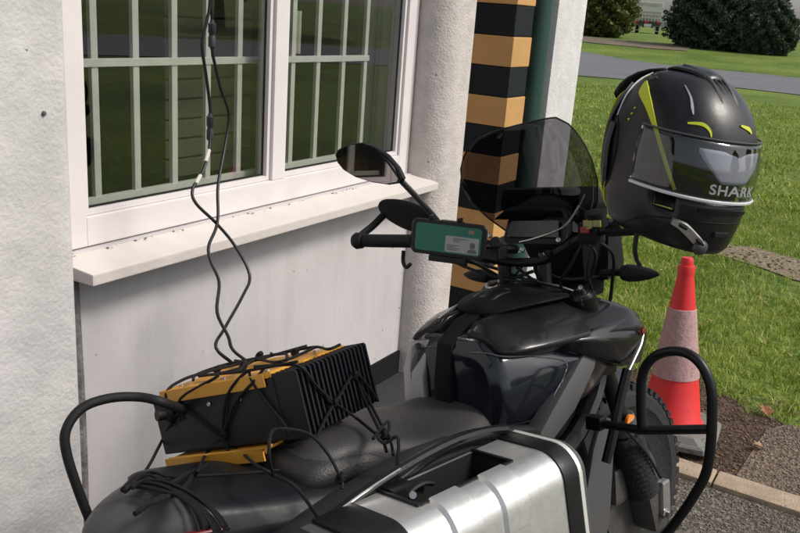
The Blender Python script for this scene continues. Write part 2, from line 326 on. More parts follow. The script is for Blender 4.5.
def thing(name, label, cat, M4=ID, group=None, kind=None):
    o = bpy.data.objects.new(name, None); COL.objects.link(o); o.matrix_world = M4; o.empty_display_size = 0.1
    if label: o['label'] = label
    if cat: o['category'] = cat
    if group: o['group'] = group
    if kind: o['kind'] = kind
    o['_m'] = 0; del o['_m']
    WM[o.name] = M4.copy(); return o
WM = {}
def part(name, g, m, parent=None, frame=ID, smooth=False, bevel=0, sub=0, crease=0, label=None, solid=0, angle=35):
    """one mesh object; g's points are given in 'frame', stored relative to the parent"""
    me = bpy.data.meshes.new(name); W4 = WM[parent.name] if parent else ID
    T = W4.inverted() @ frame if parent else frame
    me.from_pydata([T @ Vector(v) for v in g.v], [], g.f); me.materials.append(M[m] if isinstance(m, str) else m)
    bm = bmesh.new(); bm.from_mesh(me); bmesh.ops.recalc_face_normals(bm, faces=bm.faces)
    if bevel > 0:
        es = [e for e in bm.edges if len(e.link_faces) == 2 and e.calc_face_angle(0) > radians(30)]
        bmesh.ops.bevel(bm, geom=es, offset=bevel, segments=2, profile=0.7, affect='EDGES', clamp_overlap=True)
    if crease:
        cl = bm.edges.layers.float.get('crease_edge') or bm.edges.layers.float.new('crease_edge')
        for e in bm.edges:
            if len(e.link_faces) == 2 and e.calc_face_angle(0) > radians(28): e[cl] = crease
    bm.to_mesh(me); bm.free()
    o = bpy.data.objects.new(name, me); COL.objects.link(o)
    if parent: o.parent = parent
    WM[o.name] = W4
    if smooth:
        me.polygons.foreach_set('use_smooth', [True]*len(me.polygons))
        if not sub:
            try: me.set_sharp_from_angle(angle=radians(angle))
            except Exception: pass
    if solid: md = o.modifiers.new('solid', 'SOLIDIFY'); md.thickness = solid; md.offset = -1
    if sub: md = o.modifiers.new('sub', 'SUBSURF'); md.levels = sub; md.render_levels = sub
    if label: o['label'] = label
    return o
def solo(name, g, m, label, cat=None, group=None, kind=None, frame=ID, base=None, **kw):
    """a thing that is one mesh, its origin at base"""
    b = Vector(base) if base else Vector((0,0,0))
    sh = Matrix.Translation(-b); g2 = G(); g2.v = [tuple(sh @ (frame @ Vector(v))) for v in g.v]; g2.f = g.f
    o = part(name, g2, m, None, ID, **kw); o.location = b; WM[o.name] = Matrix.Translation(b)
    if label: o['label'] = label
    if cat: o['category'] = cat
    if group: o['group'] = group
    if kind: o['kind'] = kind
    return o
def fast_mesh(name, V, F, m, kind='stuff', label=None, cat=None, smooth=False, parent=None):
    """numpy arrays: V (n,3), F (k,3 or 4)"""
    me = bpy.data.meshes.new(name); n, k = len(V), F.shape[1]
    me.vertices.add(n); me.vertices.foreach_set('co', V.astype(np.float32).ravel())
    me.loops.add(F.size); me.loops.foreach_set('vertex_index', F.astype(np.int32).ravel())
    me.polygons.add(len(F)); me.polygons.foreach_set('loop_start', np.arange(0, F.size, k, dtype=np.int32))
    me.polygons.foreach_set('loop_total', np.full(len(F), k, dtype=np.int32))
    me.update(calc_edges=True); me.materials.append(M[m]); o = bpy.data.objects.new(name, me); COL.objects.link(o)
    if parent: o.parent = parent
    if kind: o['kind'] = kind
    if label: o['label'] = label
    if cat: o['category'] = cat
    return o
# ------------------------------------------------------------ measured cord and cable runs (metres)
NET = [[(-0.321, -0.006, 0.0692), (-0.3054, -0.006, 0.1176), (-0.1977, 0.004, 0.15), (-0.3007, 0.0581, 0.15), (-0.2351, 0.0398, 0.15), (-0.1284, 0.004, 0.15), (0.0, 0.004, 0.15), (0.0, 0.004, 0.15)], [(-0.2683, 0.004, 0.15), (-0.348, 0.1039, 0.15), (-0.3415, 0.2021, 0.15), (-0.2321, 0.1753, 0.15), (-0.2025, 0.2198, 0.15), (-0.1043, 0.2242, 0.15), (0.0, 0.1276, 0.15), (0.0, 0.1727, 0.15)], [(-0.2351, 0.0398, 0.15), (-0.1914, 0.0609, 0.15), (-0.2321, 0.1753, 0.15), (-0.0918, 0.0628, 0.15), (-0.0659, 0.0877, 0.15), (-0.0949, 0.2175, 0.15)], [(-0.3415, 0.2021, 0.15), (-0.2389, 0.2152, 0.15), (-0.1935, 0.2209, 0.15)], [(-0.1151, 0.004, 0.15), (-0.1414, -0.006, 0.1355), (-0.1823, -0.006, 0.1004), (-0.2138, -0.006, 0.0287), (-0.2088, -0.006, -0.0063)], [(-0.1151, 0.004, 0.15), (-0.1045, -0.006, 0.1278), (-0.0842, -0.006, 0.0849), (-0.0545, -0.006, 0.0401), (-0.046, -0.006, 0.0172)], [(-0.336, -0.006, 0.1154), (-0.2987, -0.006, 0.0925), (-0.2239, -0.006, 0.0261), (-0.176, -0.006, -0.0129), (-0.0145, -0.1529, -0.0031), (0.0232, -0.1547, -0.0254), (0.0619, -0.1477, -0.0573)], [(-0.2142, -0.006, 0.0273), (-0.2722, -0.006, -0.0071), (-0.1148, -0.1915, 0.012), (-0.1556, -0.1785, -0.0118)], [(-0.2987, -0.006, 0.0925), (-0.3379, -0.006, 0.0784), (-0.398, -0.006, 0.0246), (-0.2913, -0.1511, 0.0125), (-0.288, -0.1957, -0.0006)], [(0.006, 0.07, 0.0711), (0.006, 0.0959, 0.043), (0.006, 0.1882, 0.0798), (0.006, 0.2284, 0.0489), (0.006, 0.2591, 0.0026)], [(0.006, 0.0959, 0.043), (0.006, 0.0476, 0.0179), (0.006, 0.0101, -0.0053)], [(0.006, 0.0959, 0.043), (0.006, 0.1604, -0.0075), (0.1035, 0.0831, -0.034), (0.1404, 0.0659, -0.0358)], [(0.006, 0.1882, 0.0798), (0.006, 0.2176, 0.0251), (0.088, 0.1231, -0.02), (0.1244, 0.085, -0.0401), (0.1412, 0.0564, -0.0665)], [(0.006, 0.1958, 0.078), (0.006, 0.2047, 0.0285), (0.091, 0.1066, -0.0295), (0.1234, 0.0635, -0.0605)], [(0.0223, -0.1581, -0.0242), (0.045, -0.183, 0.0203), (0.0392, -0.1574, 0.0524), (0.0153, -0.0966, 0.0447), (0.0444, -0.0596, 0.0203), (0.0781, -0.0626, -0.0188), (0.1061, -0.0783, -0.0635), (0.1102, -0.0879, -0.0793)], [(0.1129, 0.0436, -0.0275), (0.1141, 0.0724, -0.0181), (0.1164, 0.106, -0.0111), (0.119, 0.0932, -0.0283), (0.1173, 0.0561, -0.0271), (0.1261, 0.0603, -0.0428), (0.152, 0.0708, -0.0398)]]
BUNDLE = [[(0.0162, -0.1213, 0.86), (-0.0138, -0.0877, 0.86), (0.0022, -0.0686, 0.86), (0.0572, -0.0698, 0.86), (0.1098, -0.0639, 0.86), (0.1836, -0.0718, 0.86), (0.2485, -0.0817, 0.86), (0.3099, -0.1006, 0.86)], [(0.0501, -0.1314, 0.87), (0.0323, -0.1041, 0.87), (0.0629, -0.0812, 0.87), (0.1154, -0.0754, 0.87), (0.1799, -0.0779, 0.87), (0.2498, -0.0905, 0.87), (0.321, -0.1128, 0.87)], [(0.0175, -0.1193, 0.862), (-0.0164, -0.0813, 0.862), (-0.0082, -0.0606, 0.862), (0.0423, -0.0518, 0.862), (0.0512, -0.0164, 0.862), (0.0411, 0.0207, 0.862)], [(0.1434, -0.1591, 0.865), (0.1275, -0.1288, 0.865), (0.1267, -0.0915, 0.865), (0.1121, -0.0499, 0.865), (0.0702, -0.0113, 0.865)], [(0.1422, -0.1541, 0.865), (0.1186, -0.1105, 0.865), (0.1241, -0.0806, 0.865), (0.0987, -0.0326, 0.865)], [(0.0346, -0.1102, 0.868), (0.0629, -0.0958, 0.868), (0.1136, -0.0841, 0.868), (0.1552, -0.0784, 0.868), (0.2346, -0.0909, 0.868), (0.2942, -0.1124, 0.868)], [(0.0261, -0.0747, 0.868), (0.0748, -0.0732, 0.868), (0.0777, -0.0503, 0.868), (0.0624, -0.0117, 0.868)]]
CABLE1 = [(-1.66, 1.7331, 1.8308), (-1.66, 1.7345, 1.6825), (-1.66, 1.7238, 1.6315), (-1.66, 1.7057, 1.5672), (-1.66, 1.7212, 1.4889), (-1.66, 1.7373, 1.4), (-1.657, 1.7347, 1.3405), (-1.6444, 1.7182, 1.2886), (-1.6255, 1.676, 1.2383), (-1.6057, 1.6172, 1.2001), (-1.5877, 1.6116, 1.1647), (-1.561, 1.6595, 1.1081), (-1.526, 1.6975, 1.0431), (-1.4772, 1.704, 0.9691), (-1.4389, 1.633, 0.9353), (-1.3759, 1.4974, 0.9), (-1.3339, 1.4221, 0.8812), (-1.3079, 1.4335, 0.8483)]
CABLE2 = [(-1.66, 1.7295, 1.8304), (-1.66, 1.7382, 1.6827), (-1.66, 1.7425, 1.6319), (-1.66, 1.7433, 1.5595), (-1.66, 1.7553, 1.5147), (-1.66, 1.7797, 1.4468), (-1.66, 1.813, 1.3761), (-1.6471, 1.7843, 1.2958), (-1.6059, 1.7138, 1.1978), (-1.566, 1.6723, 1.1301), (-1.5434, 1.6403, 1.0996), (-1.5141, 1.5829, 1.0685), (-1.488, 1.5625, 1.0386), (-1.4473, 1.5517, 0.9922), (-1.3856, 1.4795, 0.9453), (-1.3326, 1.4623, 0.9007), (-1.3002, 1.4451, 0.8781), (-1.2765, 1.4514, 0.8603)]
CONN = [[(-1.66, 1.7425, 1.6319), (-1.66, 1.7434, 1.5543)], [(-1.66, 1.7374, 1.3864), (-1.66, 1.7382, 1.3038)], [(-1.655, 1.7178, 1.2649), (-1.65, 1.686, 1.2193)]]
THICK = [(-1.2202, 0.982, 0.5866), (-1.2356, 0.9747, 0.6475), (-1.2582, 0.9605, 0.733), (-1.2796, 0.951, 0.8186), (-1.2884, 0.9579, 0.8671), (-1.286, 0.9949, 0.901), (-1.264, 1.0452, 0.9108), (-1.2296, 1.0915, 0.9066), (-1.1903, 1.1136, 0.8996), (-1.1995, 1.1836, 0.8515)]
HOLE = [(0.3919, 0.4882, 0.8), (0.4268, 0.2983, 0.8), (0.3341, 0.2766, 0.8), (0.2955, 0.4681, 0.8)]
RIBP = [(0.45, 0.3393, 0.8068), (0.45, 0.3931, 0.7261), (0.45, 0.465, 0.8186), (0.45, 0.528, 0.7597), (0.45, 0.4819, 0.7291)]
LIP = [(-0.3606, 0.0, 0.1355), (-0.0658, 0.0, 0.133), (-0.074, 0.0, 0.1202), (-0.3653, 0.0, 0.1211), (-0.3794, 0.0, -0.0319), (-0.3711, 0.0, -0.0062), (-0.0576, 0.0, -0.0131), (-0.0986, 0.0, -0.0351), (-0.4144, 0.0, -0.0291)]
TOPP = [(-0.3889, 0.0271, 0.132), (-0.4453, 0.1165, 0.132), (-0.0718, 0.0073, 0.132), (-0.1039, 0.3675, 0.132), (-0.1383, 0.4056, 0.132)]
# ============================================================ GROUND
def rise(x, y):
    d = sqrt(x*x+y*y); return 0 if d < 43 else 1.0*(1-math.exp(-(d-43)/9))
def terrain_z(x, y):
    # the plot stays level, beyond the road the ground climbs a little
    return rise(x, y)
def road_center(t):
    P = [(-70,52),(-40,42),(-22,37),(-13,35),(-5,35.0),(4,33),(13,27),(19,17),(21,4),(21,-12),(20,-40)]
    return P
RC = catmull([Vector((x,y,0)) for x, y in road_center(0)], 8)
def lawn_sheet():
    rad = [0,3,6,9,12,16,20,25,30,36,42,46,50,55,60,66,73,82,95,120,160,230,340,520]; n = 96; vs = [(0,0,0)]; fs = []
    for r in rad[1:]:
        for k in range(n):
            a = 2*pi*k/n; x, y = r*cos(a), r*sin(a); vs.append((x, y, terrain_z(x, y)))
    for k in range(n): fs.append((0, 1+k, 1+(k+1)%n))
    for i in range(len(rad)-2):
        for k in range(n):
            a, b = 1+i*n+k, 1+i*n+(k+1)%n; fs.append((a, a+n, b+n, b))
    g = G().add(vs, fs); o = part('lawn', g, 'lawn', None, ID, smooth=True); o['kind'] = 'structure'
lawn_sheet()
def sheet(name, pts, z, m):
    o = part(name, G().add([(x, y, z) for x, y in pts], [tuple(range(len(pts)))]), m); o['kind'] = 'structure'; return o
sheet('asphalt_ground', [(-1.9,-9),(7.5,-9),(7.5,3.10),(0.5,3.185),(-0.6,3.19),(-1.9,3.19),(-2.6,3.3),(-2.6,3.19)], 0.004, 'asphalt')
sheet('apron', [(-1.9,-3),(-.95,-3),(-.95,2.9),(-1.2,3.2),(-1.3,3.45),(-1.8,3.5),(-1.9,3.5)], 0.009, 'apron')
# ragged soil strip and the bare track across the grass
def blob(cx, cy, rx, ry, n=40, amp=.25, seed=0):
    out = []
    for k in range(n):
        a = 2*pi*k/n; q = 1 + amp*noise.noise(Vector((cos(a)*1.8+seed, sin(a)*1.8, seed)))*1.6
        out.append((cx+rx*q*cos(a), cy+ry*q*sin(a)))
    return out
sheet('soil_strip', [(-1.25,3.30),(0.25,3.29),(0.3,3.6),(-.16,3.86),(-.28,4.02),(-.40,3.98),(-.48,4.12),(-.6,4.1),(-.68,4.3),(-.85,4.28),(-1.05,4.1),(-1.3,4.25),(-1.78,4.2),(-1.78,3.52),(-1.3,3.47)], 0.008, 'soil')
sheet('gravel_slab', [(-.33,3.32),(-.30,3.85),(-.22,3.98),(.5,4.05),(1.6,4.0),(3.0,4.05),(3.0,3.15),(1.0,3.24)], 0.014, 'gravel')
sheet('worn_track', [(-1.5,7.1),(-1.25,7.3),(-.95,7.42),(-.6,7.30),(-.2,7.25),(.6,7.35),(1.6,7.2),(1.6,6.6),(.5,6.55),(-.2,6.62),(-.55,6.62),(-.8,6.78),(-1.15,6.92),(-1.35,6.98)], 0.008, 'track')
def road():
    vs, fs = [], []
    for i, p in enumerate(RC):
        t = (RC[min(i+1,len(RC)-1)]-RC[max(i-1,0)]).normalized(); nn = Vector((-t.y,t.x,0))
        w0 = 6.2; w1 = 7.0
        if p.x > -9: w1 = 7.0 - (p.x+9)*.18 if p.x < 6 else 4.3
        if p.x > -9: w0 = 6.2 if p.x < -5 else 5.6
        w0 = min(10.2, w0 + max(0, -p.x-6)*0.45)
        for s in (w1, w1*.5, 0, -w0*.5, -w0):
            q = p+nn*s; vs.append((q.x, q.y, terrain_z(q.x,q.y)+.02 + .0*abs(s)))
        if i:
            for k in range(4): a = (i-1)*5+k; fs.append((a, a+5, a+6, a+1))
    o = part('road', G().add(vs, fs), 'road', None, ID, smooth=True); o['kind'] = 'structure'
road()
# concrete edging between the tarmac and the soil
kerb = thing('kerb', None, None, ID, kind='structure')
xs = [-1.33,-.395,.52,1.43,2.34,3.25,4.16]
for i in range(len(xs)-1):
    y0 = 3.19; x0, x1 = xs[i]+.004, xs[i+1]-.004
    part('kerb_stone', G().box(x0, x1, y0-.008, y0+.115, -.06, .026+random.uniform(-.003,.003)), 'kerb', kerb, ID, bevel=.008)

# grass blades
def blades(n, xf, name, hgt, wid, label):
    P = xf(n); n = len(P); a = rng.uniform(0, 2*pi, n); h = hgt*rng.uniform(.45, 1.25, n); w = wid*rng.uniform(.6, 1.3, n)
    lean = rng.uniform(.1, 1.1, n)*h; la = rng.uniform(0, 2*pi, n)
    ca, sa = np.cos(a)*w, np.sin(a)*w; lx, ly = np.cos(la)*lean, np.sin(la)*lean
    b0 = np.stack([P[:,0]-ca, P[:,1]-sa, P[:,2]], 1); b1 = np.stack([P[:,0]+ca, P[:,1]+sa, P[:,2]], 1)
    m0 = np.stack([P[:,0]-ca*.8+lx*.35, P[:,1]-sa*.8+ly*.35, P[:,2]+h*.6], 1); m1 = np.stack([P[:,0]+ca*.8+lx*.35, P[:,1]+sa*.8+ly*.35, P[:,2]+h*.6], 1)
    t = np.stack([P[:,0]+lx, P[:,1]+ly, P[:,2]+h*.95], 1)
    V = np.stack([b0,b1,m1,m0,t], 1).reshape(-1, 3); i = np.arange(n)*5
    F = np.concatenate([np.stack([i,i+1,i+2],1), np.stack([i,i+2,i+3],1), np.stack([i+3,i+2,i+4],1)])
    fast_mesh(name, V, F, 'grass', 'stuff', label, 'grass')
def in_poly(x, y, poly):
    c = np.zeros(len(x), bool); j = len(poly)-1
    for i in range(len(poly)):
        xi, yi = poly[i]; xj, yj = poly[j]
        k = ((yi > y) != (yj > y)) & (x < (xj-xi)*(y-yi)/(yj-yi+1e-12)+xi); c ^= k; j = i
    return c
SOIL = [(-3,3.0),(4,3.0),(4,4.0),(.5,4.02),(-.2,3.96),(-.30,4.0),(-.40,3.94),(-.48,4.08),(-.6,4.07),(-.68,4.24),(-.85,4.22),(-1.05,4.05),(-1.3,4.2),(-1.78,4.15),(-3,4.2)]
TRK = [(-1.45,7.08),(-1.25,7.25),(-.95,7.36),(-.6,7.25),(-.2,7.2),(.6,7.3),(1.6,7.15),(1.6,6.65),(.5,6.6),(-.2,6.68),(-.55,6.68),(-.8,6.83),(-1.15,6.96),(-1.3,7.0)]
def region(y0, y1, p):
    def f(n):
        y = y0 + (y1-y0)*rng.random(n)**p
        x = -.62*y - .3 + rng.random(n)*(.62*y + .3 + .10*y + .4)
        ok = ~in_poly(x, y, SOIL) & ~((x < -1.72) & (y < 5.0)) & ~(in_poly(x, y, TRK) & (rng.random(n) < .93))
        x, y = x[ok], y[ok]
        c = np.array([noise.noise(Vector((a*.9, b*.9, 3.1))) + .9*noise.noise(Vector((a*9, b*9, 1.1))) for a, b in zip(x, y)])
        ok = rng.random(len(x)) < (.72 + c); x, y = x[ok], y[ok]
        return np.stack([x, y, np.zeros(len(x))], 1)
    return f
blades(125000, region(3.9, 9.5, 1.0), 'grass', .043, .0027, 'short green grass growing right behind the traffic cone')
blades(85000, region(9.3, 24.2, 1.15), 'grass', .05, .0075, 'mown grass in front of the grey road')
def earth_strip(pts, w):
    P = catmull([Vector((x,y,0)) for x, y in pts], 8); vs = []; fs = []
    for i, p in enumerate(P):
        t = (P[min(i+1,len(P)-1)]-P[max(i-1,0)]).normalized(); nn = Vector((-t.y,t.x,0)); e = .4*noise.noise(p*.8)
        for s in (-w+e, -w*.33, w*.33, w+e*2):
            q = p+nn*s; vs.append((q.x,q.y,terrain_z(q.x,q.y)+.03))
        if i:
            for k in range(3): a = (i-1)*4+k; fs.append((a,a+4,a+5,a+1))
    o = part('bare_earth', G().add(vs, fs), 'earth', None, ID, smooth=True); o['kind'] = 'structure'
earth_strip([(-27,52),(-21,50.5),(-16.5,50.2),(-12.0,50.9)], 2.6)
# stones and leaf litter
def scatter(n, box, size, m, name, label, flat=1.0, z=.006, cat='litter'):
    V = []; F = []
    base = np.array([(1,0,0),(0,1,0),(-1,0,0),(0,-1,0),(0,0,.8),(0,0,-.4)]); fc = np.array([(0,1,4),(1,2,4),(2,3,4),(3,0,4),(1,0,5),(2,1,5),(3,2,5),(0,3,5)])
    for k in range(n):
        x, y = rng.uniform(box[0], box[1]), rng.uniform(box[2], box[3]); s = size*rng.uniform(.4, 1.3); a = rng.uniform(0, 6.28)
        R = np.array([[cos(a),-sin(a),0],[sin(a),cos(a),0],[0,0,1]]); q = base*np.array([1, rng.uniform(.5,.9), flat])*s
        V.append(q @ R.T + [x, y, z]); F.append(fc+6*k)
    fast_mesh(name, np.concatenate(V), np.concatenate(F), m, 'stuff', label, cat)
scatter(9000, (-1.2,.9,1.9,3.17), .0050, 'stones', 'loose_gravel', 'loose pale grit lying on the tarmac before the kerb', .7)
scatter(2600, (-.30,.9,3.34,3.95), .006, 'stones', 'loose_gravel', 'loose stones on the gravel slab beyond the kerb', .7, .016)
scatter(2600, (-1.1,.1,3.31,4.25), .008, 'litter', 'leaf_litter', 'brown leaf litter and twigs on the bare soil', .35, .010)
scatter(1100, (-5,1.5,4.2,16), .018, 'litter_pale', 'leaf_litter', 'small yellow leaves scattered over the lawn', .25, .045)
scatter(500, (-1.3,1.5,6.65,7.25), .016, 'litter', 'leaf_litter', 'dry leaves lying on the worn track', .35, .012)
def leaf(x, y, s, rot, label, z=.03):
    pts = [(0,-1),(.35,-.55),(.8,-.3),(.45,.05),(.55,.5),(.15,.4),(0,1),(-.2,.45),(-.6,.45),(-.4,.0),(-.75,-.35),(-.3,-.5)]
    R = Matrix.Translation((x,y,z)) @ Matrix.Rotation(rot, 4, 'Z') @ Matrix.Rotation(.35, 4, 'X')
    vs = [R @ Vector((a*s, b*s, abs(a)*s*.45)) for a, b in pts]; c = R @ Vector((0,0,0))
    g = G().add(vs+[c], [(i,(i+1)%12,12) for i in range(12)])
    solo('fallen_leaf', g, mleaf, label, 'leaf', base=(x,y,z), solid=.001)
mleaf = mat('mleaf', (0.36, 0.13, 0.06), 0.7, var=.4, vscale=40)
leaf(-.335, 4.02, .045, .6, 'reddish brown fallen leaf at the edge of the grass, right of the cone')
mleaf = mat('mleaf_tan', (0.34, 0.20, 0.10), 0.7, var=.4, vscale=40)
leaf(-.30, 3.62, .035, 2.1, 'pale brown fallen leaf on the soil near the kerb')

scatter(80, (-1.93,-1.90,1.5,3.2), .005, 'litter', 'sill_debris', 'dry dirt and leaf crumbs along the back of the window sill', .4, .982)
# ============================================================ HOUSE
house = thing('house', 'white rendered house with a plastic window and black and tan striped pillar', 'house', Matrix.Translation((-2.2, 2.4, 0)))
def hp(name, g, m, parent=None, **k): return part(name, g, m, parent or house, ID, **k)
# left rough wall with a rounded arris
def wall_profile(y_in, y_out, x_face, x_back, r, left=True, n=8):
    pts = []
    s = 1 if left else -1          # the rounded corner at y_out
    pts.append((x_back, y_in)); pts.append((x_face, y_in))
    for k in range(n+1):
        a = pi/2*k/n; pts.append((x_face - r + r*cos(a), y_out - s*r + s*r*sin(a)))
    pts.append((x_back, y_out)); return pts
def vprism(pts, z0, z1, nz=1):
    g = G(); return g.prism([(x,y,z0) for x, y in pts], (0,0,z1-z0))
hp('rough_wall', vprism(wall_profile(-6, 1.40, -1.80, -2.15, .035), 0, 3.0), 'rough_render', smooth=True, angle=25)
hp('wall_joint', G().box(-1.95,-1.905,1.395,1.475,0,.98), 'gap_dirt')
hp('joint_pipe', G().tube([(-1.893,1.440,.0),(-1.89,1.444,.45),(-1.894,1.440,.95)], .026, 10, 5), 'gap_dirt', smooth=True)
hp('wall_nail', G().lathe([(.006,0),(.006,.004),(.004,.007),(.0,.008)], (-1.80,1.317,1.395), (1,0,0), 8), 'gap_dirt', smooth=True)
# panel under the window
hp('wall_panel', G().box(-2.15,-1.915,1.475,3.33,.12,.985), 'smooth_render')
hp('plinth', G().box(-2.15,-1.905,1.44,3.33,-.05,.118), 'plinth_paint')
# sill: front edge at x -1.80
sill = hp('window_sill', G().prism([(-1.96,1.40,.99),(-1.795,1.44,.957),(-1.795,1.44,.925),(-1.96,1.40,.94)], (0,1.90,0)), 'sill_stone', bevel=.004)
# round-cornered pier right of the window
def pier():
    yb, yf, xf, xb, r = 3.30, 3.635, -1.79, -2.15, .12
    pts = [(xb, yb-.0)]
    for k in range(13):
        a = pi/2*k/12; pts.append((xf-r+r*sin(a), yb+r-r*cos(a)))
    for k in range(13):
        a = pi/2*k/12; pts.append((xf-r+r*cos(a), yf-r+r*sin(a)))
    pts.append((xb, yf)); return pts
hp('pier', vprism(pier(), 0, 3.0), 'pier_render', smooth=True, angle=30)
hp('window_reveal', G().box(-2.1,-1.935,3.262,3.292,.96,2.3), 'smooth_render')
# window
WF = -1.93
win = hp('window', G().box(WF-.07,WF,1.40,1.535,.99,2.30).box(WF-.07,WF,3.205,3.265,.99,2.30).box(WF-.07,WF,1.535,3.205,.99,1.075).box(WF-.07,WF,1.535,3.205,2.22,2.30)
         .box(WF-.07,WF+.001,2.335,2.405,1.075,2.22), 'white_plastic', bevel=.004)
def beads(y0, y1, z0, z1):
    g = G(); w = .016
    g.box(WF-.045,WF-.012,y0,y0+w,z0,z1); g.box(WF-.045,WF-.012,y1-w,y1,z0,z1); g.box(WF-.045,WF-.012,y0+w,y1-w,z0,z0+w); g.box(WF-.045,WF-.012,y0+w,y1-w,z1-w,z1)
    return g
for (a, b) in ((1.536, 2.334), (2.406, 3.204)):
    hp('glazing_bead', beads(a, b, 1.076, 2.219), 'white_plastic', win, bevel=.002)
    hp('gasket', G().box(WF-.034,WF-.028,a+.016,a+.022,1.092,2.2).box(WF-.034,WF-.028,b-.022,b-.016,1.092,2.2).box(WF-.034,WF-.028,a+.022,b-.022,1.092,1.098), 'rubber', win)
    hp('pane', G().box(WF-.032,WF-.029,a+.014,b-.014,1.090,2.205), 'glass', win)
# green-white security bars inside
XB = -2.035
for y in (1.658,1.809,1.964,2.113,2.266,2.385,2.558,2.713,2.882,3.04): hp('window_bar', G().box(XB-.008,XB+.008,y-.012,y+.012,1.075,2.25), 'grille', win, bevel=.003)
hp('cross_bar', G().box(XB-.006,XB+.012,1.54,3.06,1.476,1.499), 'grille', win, bevel=.002)
hp('cross_bar', G().box(XB-.006,XB+.012,1.54,3.06,1.078,1.100), 'grille', win, bevel=.002)
# room behind
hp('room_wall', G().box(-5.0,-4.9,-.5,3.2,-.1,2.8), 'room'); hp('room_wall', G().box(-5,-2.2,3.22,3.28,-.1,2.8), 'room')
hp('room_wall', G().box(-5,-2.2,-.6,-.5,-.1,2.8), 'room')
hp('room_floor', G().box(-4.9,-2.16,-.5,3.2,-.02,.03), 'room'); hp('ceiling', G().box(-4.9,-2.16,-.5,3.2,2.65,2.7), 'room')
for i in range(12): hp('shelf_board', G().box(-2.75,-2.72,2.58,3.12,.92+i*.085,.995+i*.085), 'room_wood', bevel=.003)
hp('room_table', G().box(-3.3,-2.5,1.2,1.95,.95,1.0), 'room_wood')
hp('paper_tag', G().box(-2.115,-2.112,2.655,2.705,1.50,1.66), 'tape')
# lintel and outer shell
hp('lintel', G().box(-2.15,-1.915,1.40,3.33,2.305,3.0), 'smooth_render')
hp('back_wall', G().box(-9.0,-8.8,-6,4.93,0,3.0), 'far_render')
hp('end_wall', G().box(-8.8,-1.93,4.80,4.925,0,3.0), 'far_render')
hp('end_wall', G().box(-8.8,-2.16,-6,-5.8,0,3.0), 'far_render')
hp('roof', G().box(-9.3,-1.55,-6.3,5.25,3.0,3.18), 'truck_dark')
hp('recess_wall', G().box(-2.40,-2.16,3.28,4.8,0,3.0), 'smooth_render')
hp('corner_wall', G().box(-2.16,-1.78,4.50,4.935,0,2.995), 'far_render', bevel=.02, smooth=True)
# striped pillar in painted courses of about 0.15 m
pil = hp('pillar', G().box(-2.15,-1.815,4.015,4.205,0,3.0), 'black_paint')
z = -.005 ; k = 0; zb = 1.752 - .15*12
zs = [zb+.15*i for i in range(22)]
for i in range(21):
    z0, z1 = max(zs[i], 0), min(zs[i+1], 2.99)
    tan = (i % 2 == 0)   # i = 12 starts at 1.752, tan
    e = .003 if tan else 0
    part('painted_course', G().box(-2.16, -1.80+e, 4.0-e, 4.22+e, z0+.0015, z1-.0015), 'tan_paint' if tan else 'black_paint', pil, ID, bevel=.006)
pipe = hp('drainpipe', G().lathe([(.062,0),(.062,2.99)], (-1.84,4.40,0), (0,0,1), 28), 'green_pipe', smooth=True)
for zz in (.35, 1.95, 2.7): part('pipe_collar', G().lathe([(.063,0),(.074,.004),(.074,.07),(.063,.076)], (-1.84,4.40,zz), (0,0,1), 28), 'green_pipe', pipe, ID, smooth=True)

# ============================================================ BACKGROUND
def crown(name, cx, cy, z0, prof, n, size, m, parent, seed, squash=.8):
    """leaves through a crown volume; prof = [(height, radius), ...]"""
    r = np.random.default_rng(seed); hs = np.array([p[0] for p in prof]); rs = np.array([p[1] for p in prof])
    h = r.uniform(hs[0], hs[-1], n*3); R = np.interp(h, hs, rs); keep = r.random(n*3) < (R/rs.max())**1.2; h, R = h[keep][:n], R[keep][:n]
    n = len(h); a = r.uniform(0, 2*pi, n)
    lump = 1 + .22*np.sin(a*5+h*2.1+seed) * np.cos(h*3.3+a*2) + .13*np.sin(a*11+h*5)+ .10*np.sin(a*17-h*9)
    rad = R*lump*(1-.35*r.random(n)**2.2)
    x, y = cx+rad*np.cos(a), cy+rad*np.sin(a)*squash; z = z0+h
    c = np.stack([x,y,z],1); d1 = r.normal(size=(n,3)); d1 /= np.linalg.norm(d1,axis=1)[:,None]
    d2 = np.cross(d1, r.normal(size=(n,3))); d2 /= np.linalg.norm(d2,axis=1)[:,None]
    s = size*r.uniform(.5,1.4,n)[:,None]
    V = np.stack([c-d1*s, c-d2*s*.5, c+d1*s, c+d2*s*.5], 1).reshape(-1,3)
    if parent: V = V - np.array(WM[parent.name].translation)
    i = np.arange(n)*4; F = np.stack([i,i+1,i+2,i+3],1)
    return fast_mesh(name, V, F, m, None, parent=parent)
def tree(name, label, x, y, trunk_h, prof, n, size, m, seed, cat='tree', r0=.16, group=None, squash=.8):
    z = terrain_z(x, y)-.05; t = thing(name, label, cat, Matrix.Translation((x,y,z)), group=group)
    top = prof[-1][0]*.9; g = G().tube([(x,y,z),(x+.05,y,z+top*.3),(x-.08,y+.05,z+top*.65),(x,y,z+top)], [r0,r0*.8,r0*.5,r0*.12], 8, 3)
    rr = random.Random(seed)
    for k in range(9):
        h = prof[0][0] + (top-prof[0][0])*rr.uniform(.1,.85); a = rr.uniform(0,6.28); L = np.interp(h, [p[0] for p in prof], [p[1] for p in prof])*.7
        g.tube([(x,y,z+h*.92),(x+cos(a)*L*.5,y+sin(a)*L*.4,z+h+.15*L),(x+cos(a)*L,y+sin(a)*L*.8,z+h+.35*L)], [r0*.3,r0*.2,r0*.08], 5, 2)
    part('trunk', g, 'bark', t, ID, smooth=True); crown('crown', x, y, z, prof, n, size, m, t, seed, squash); return t
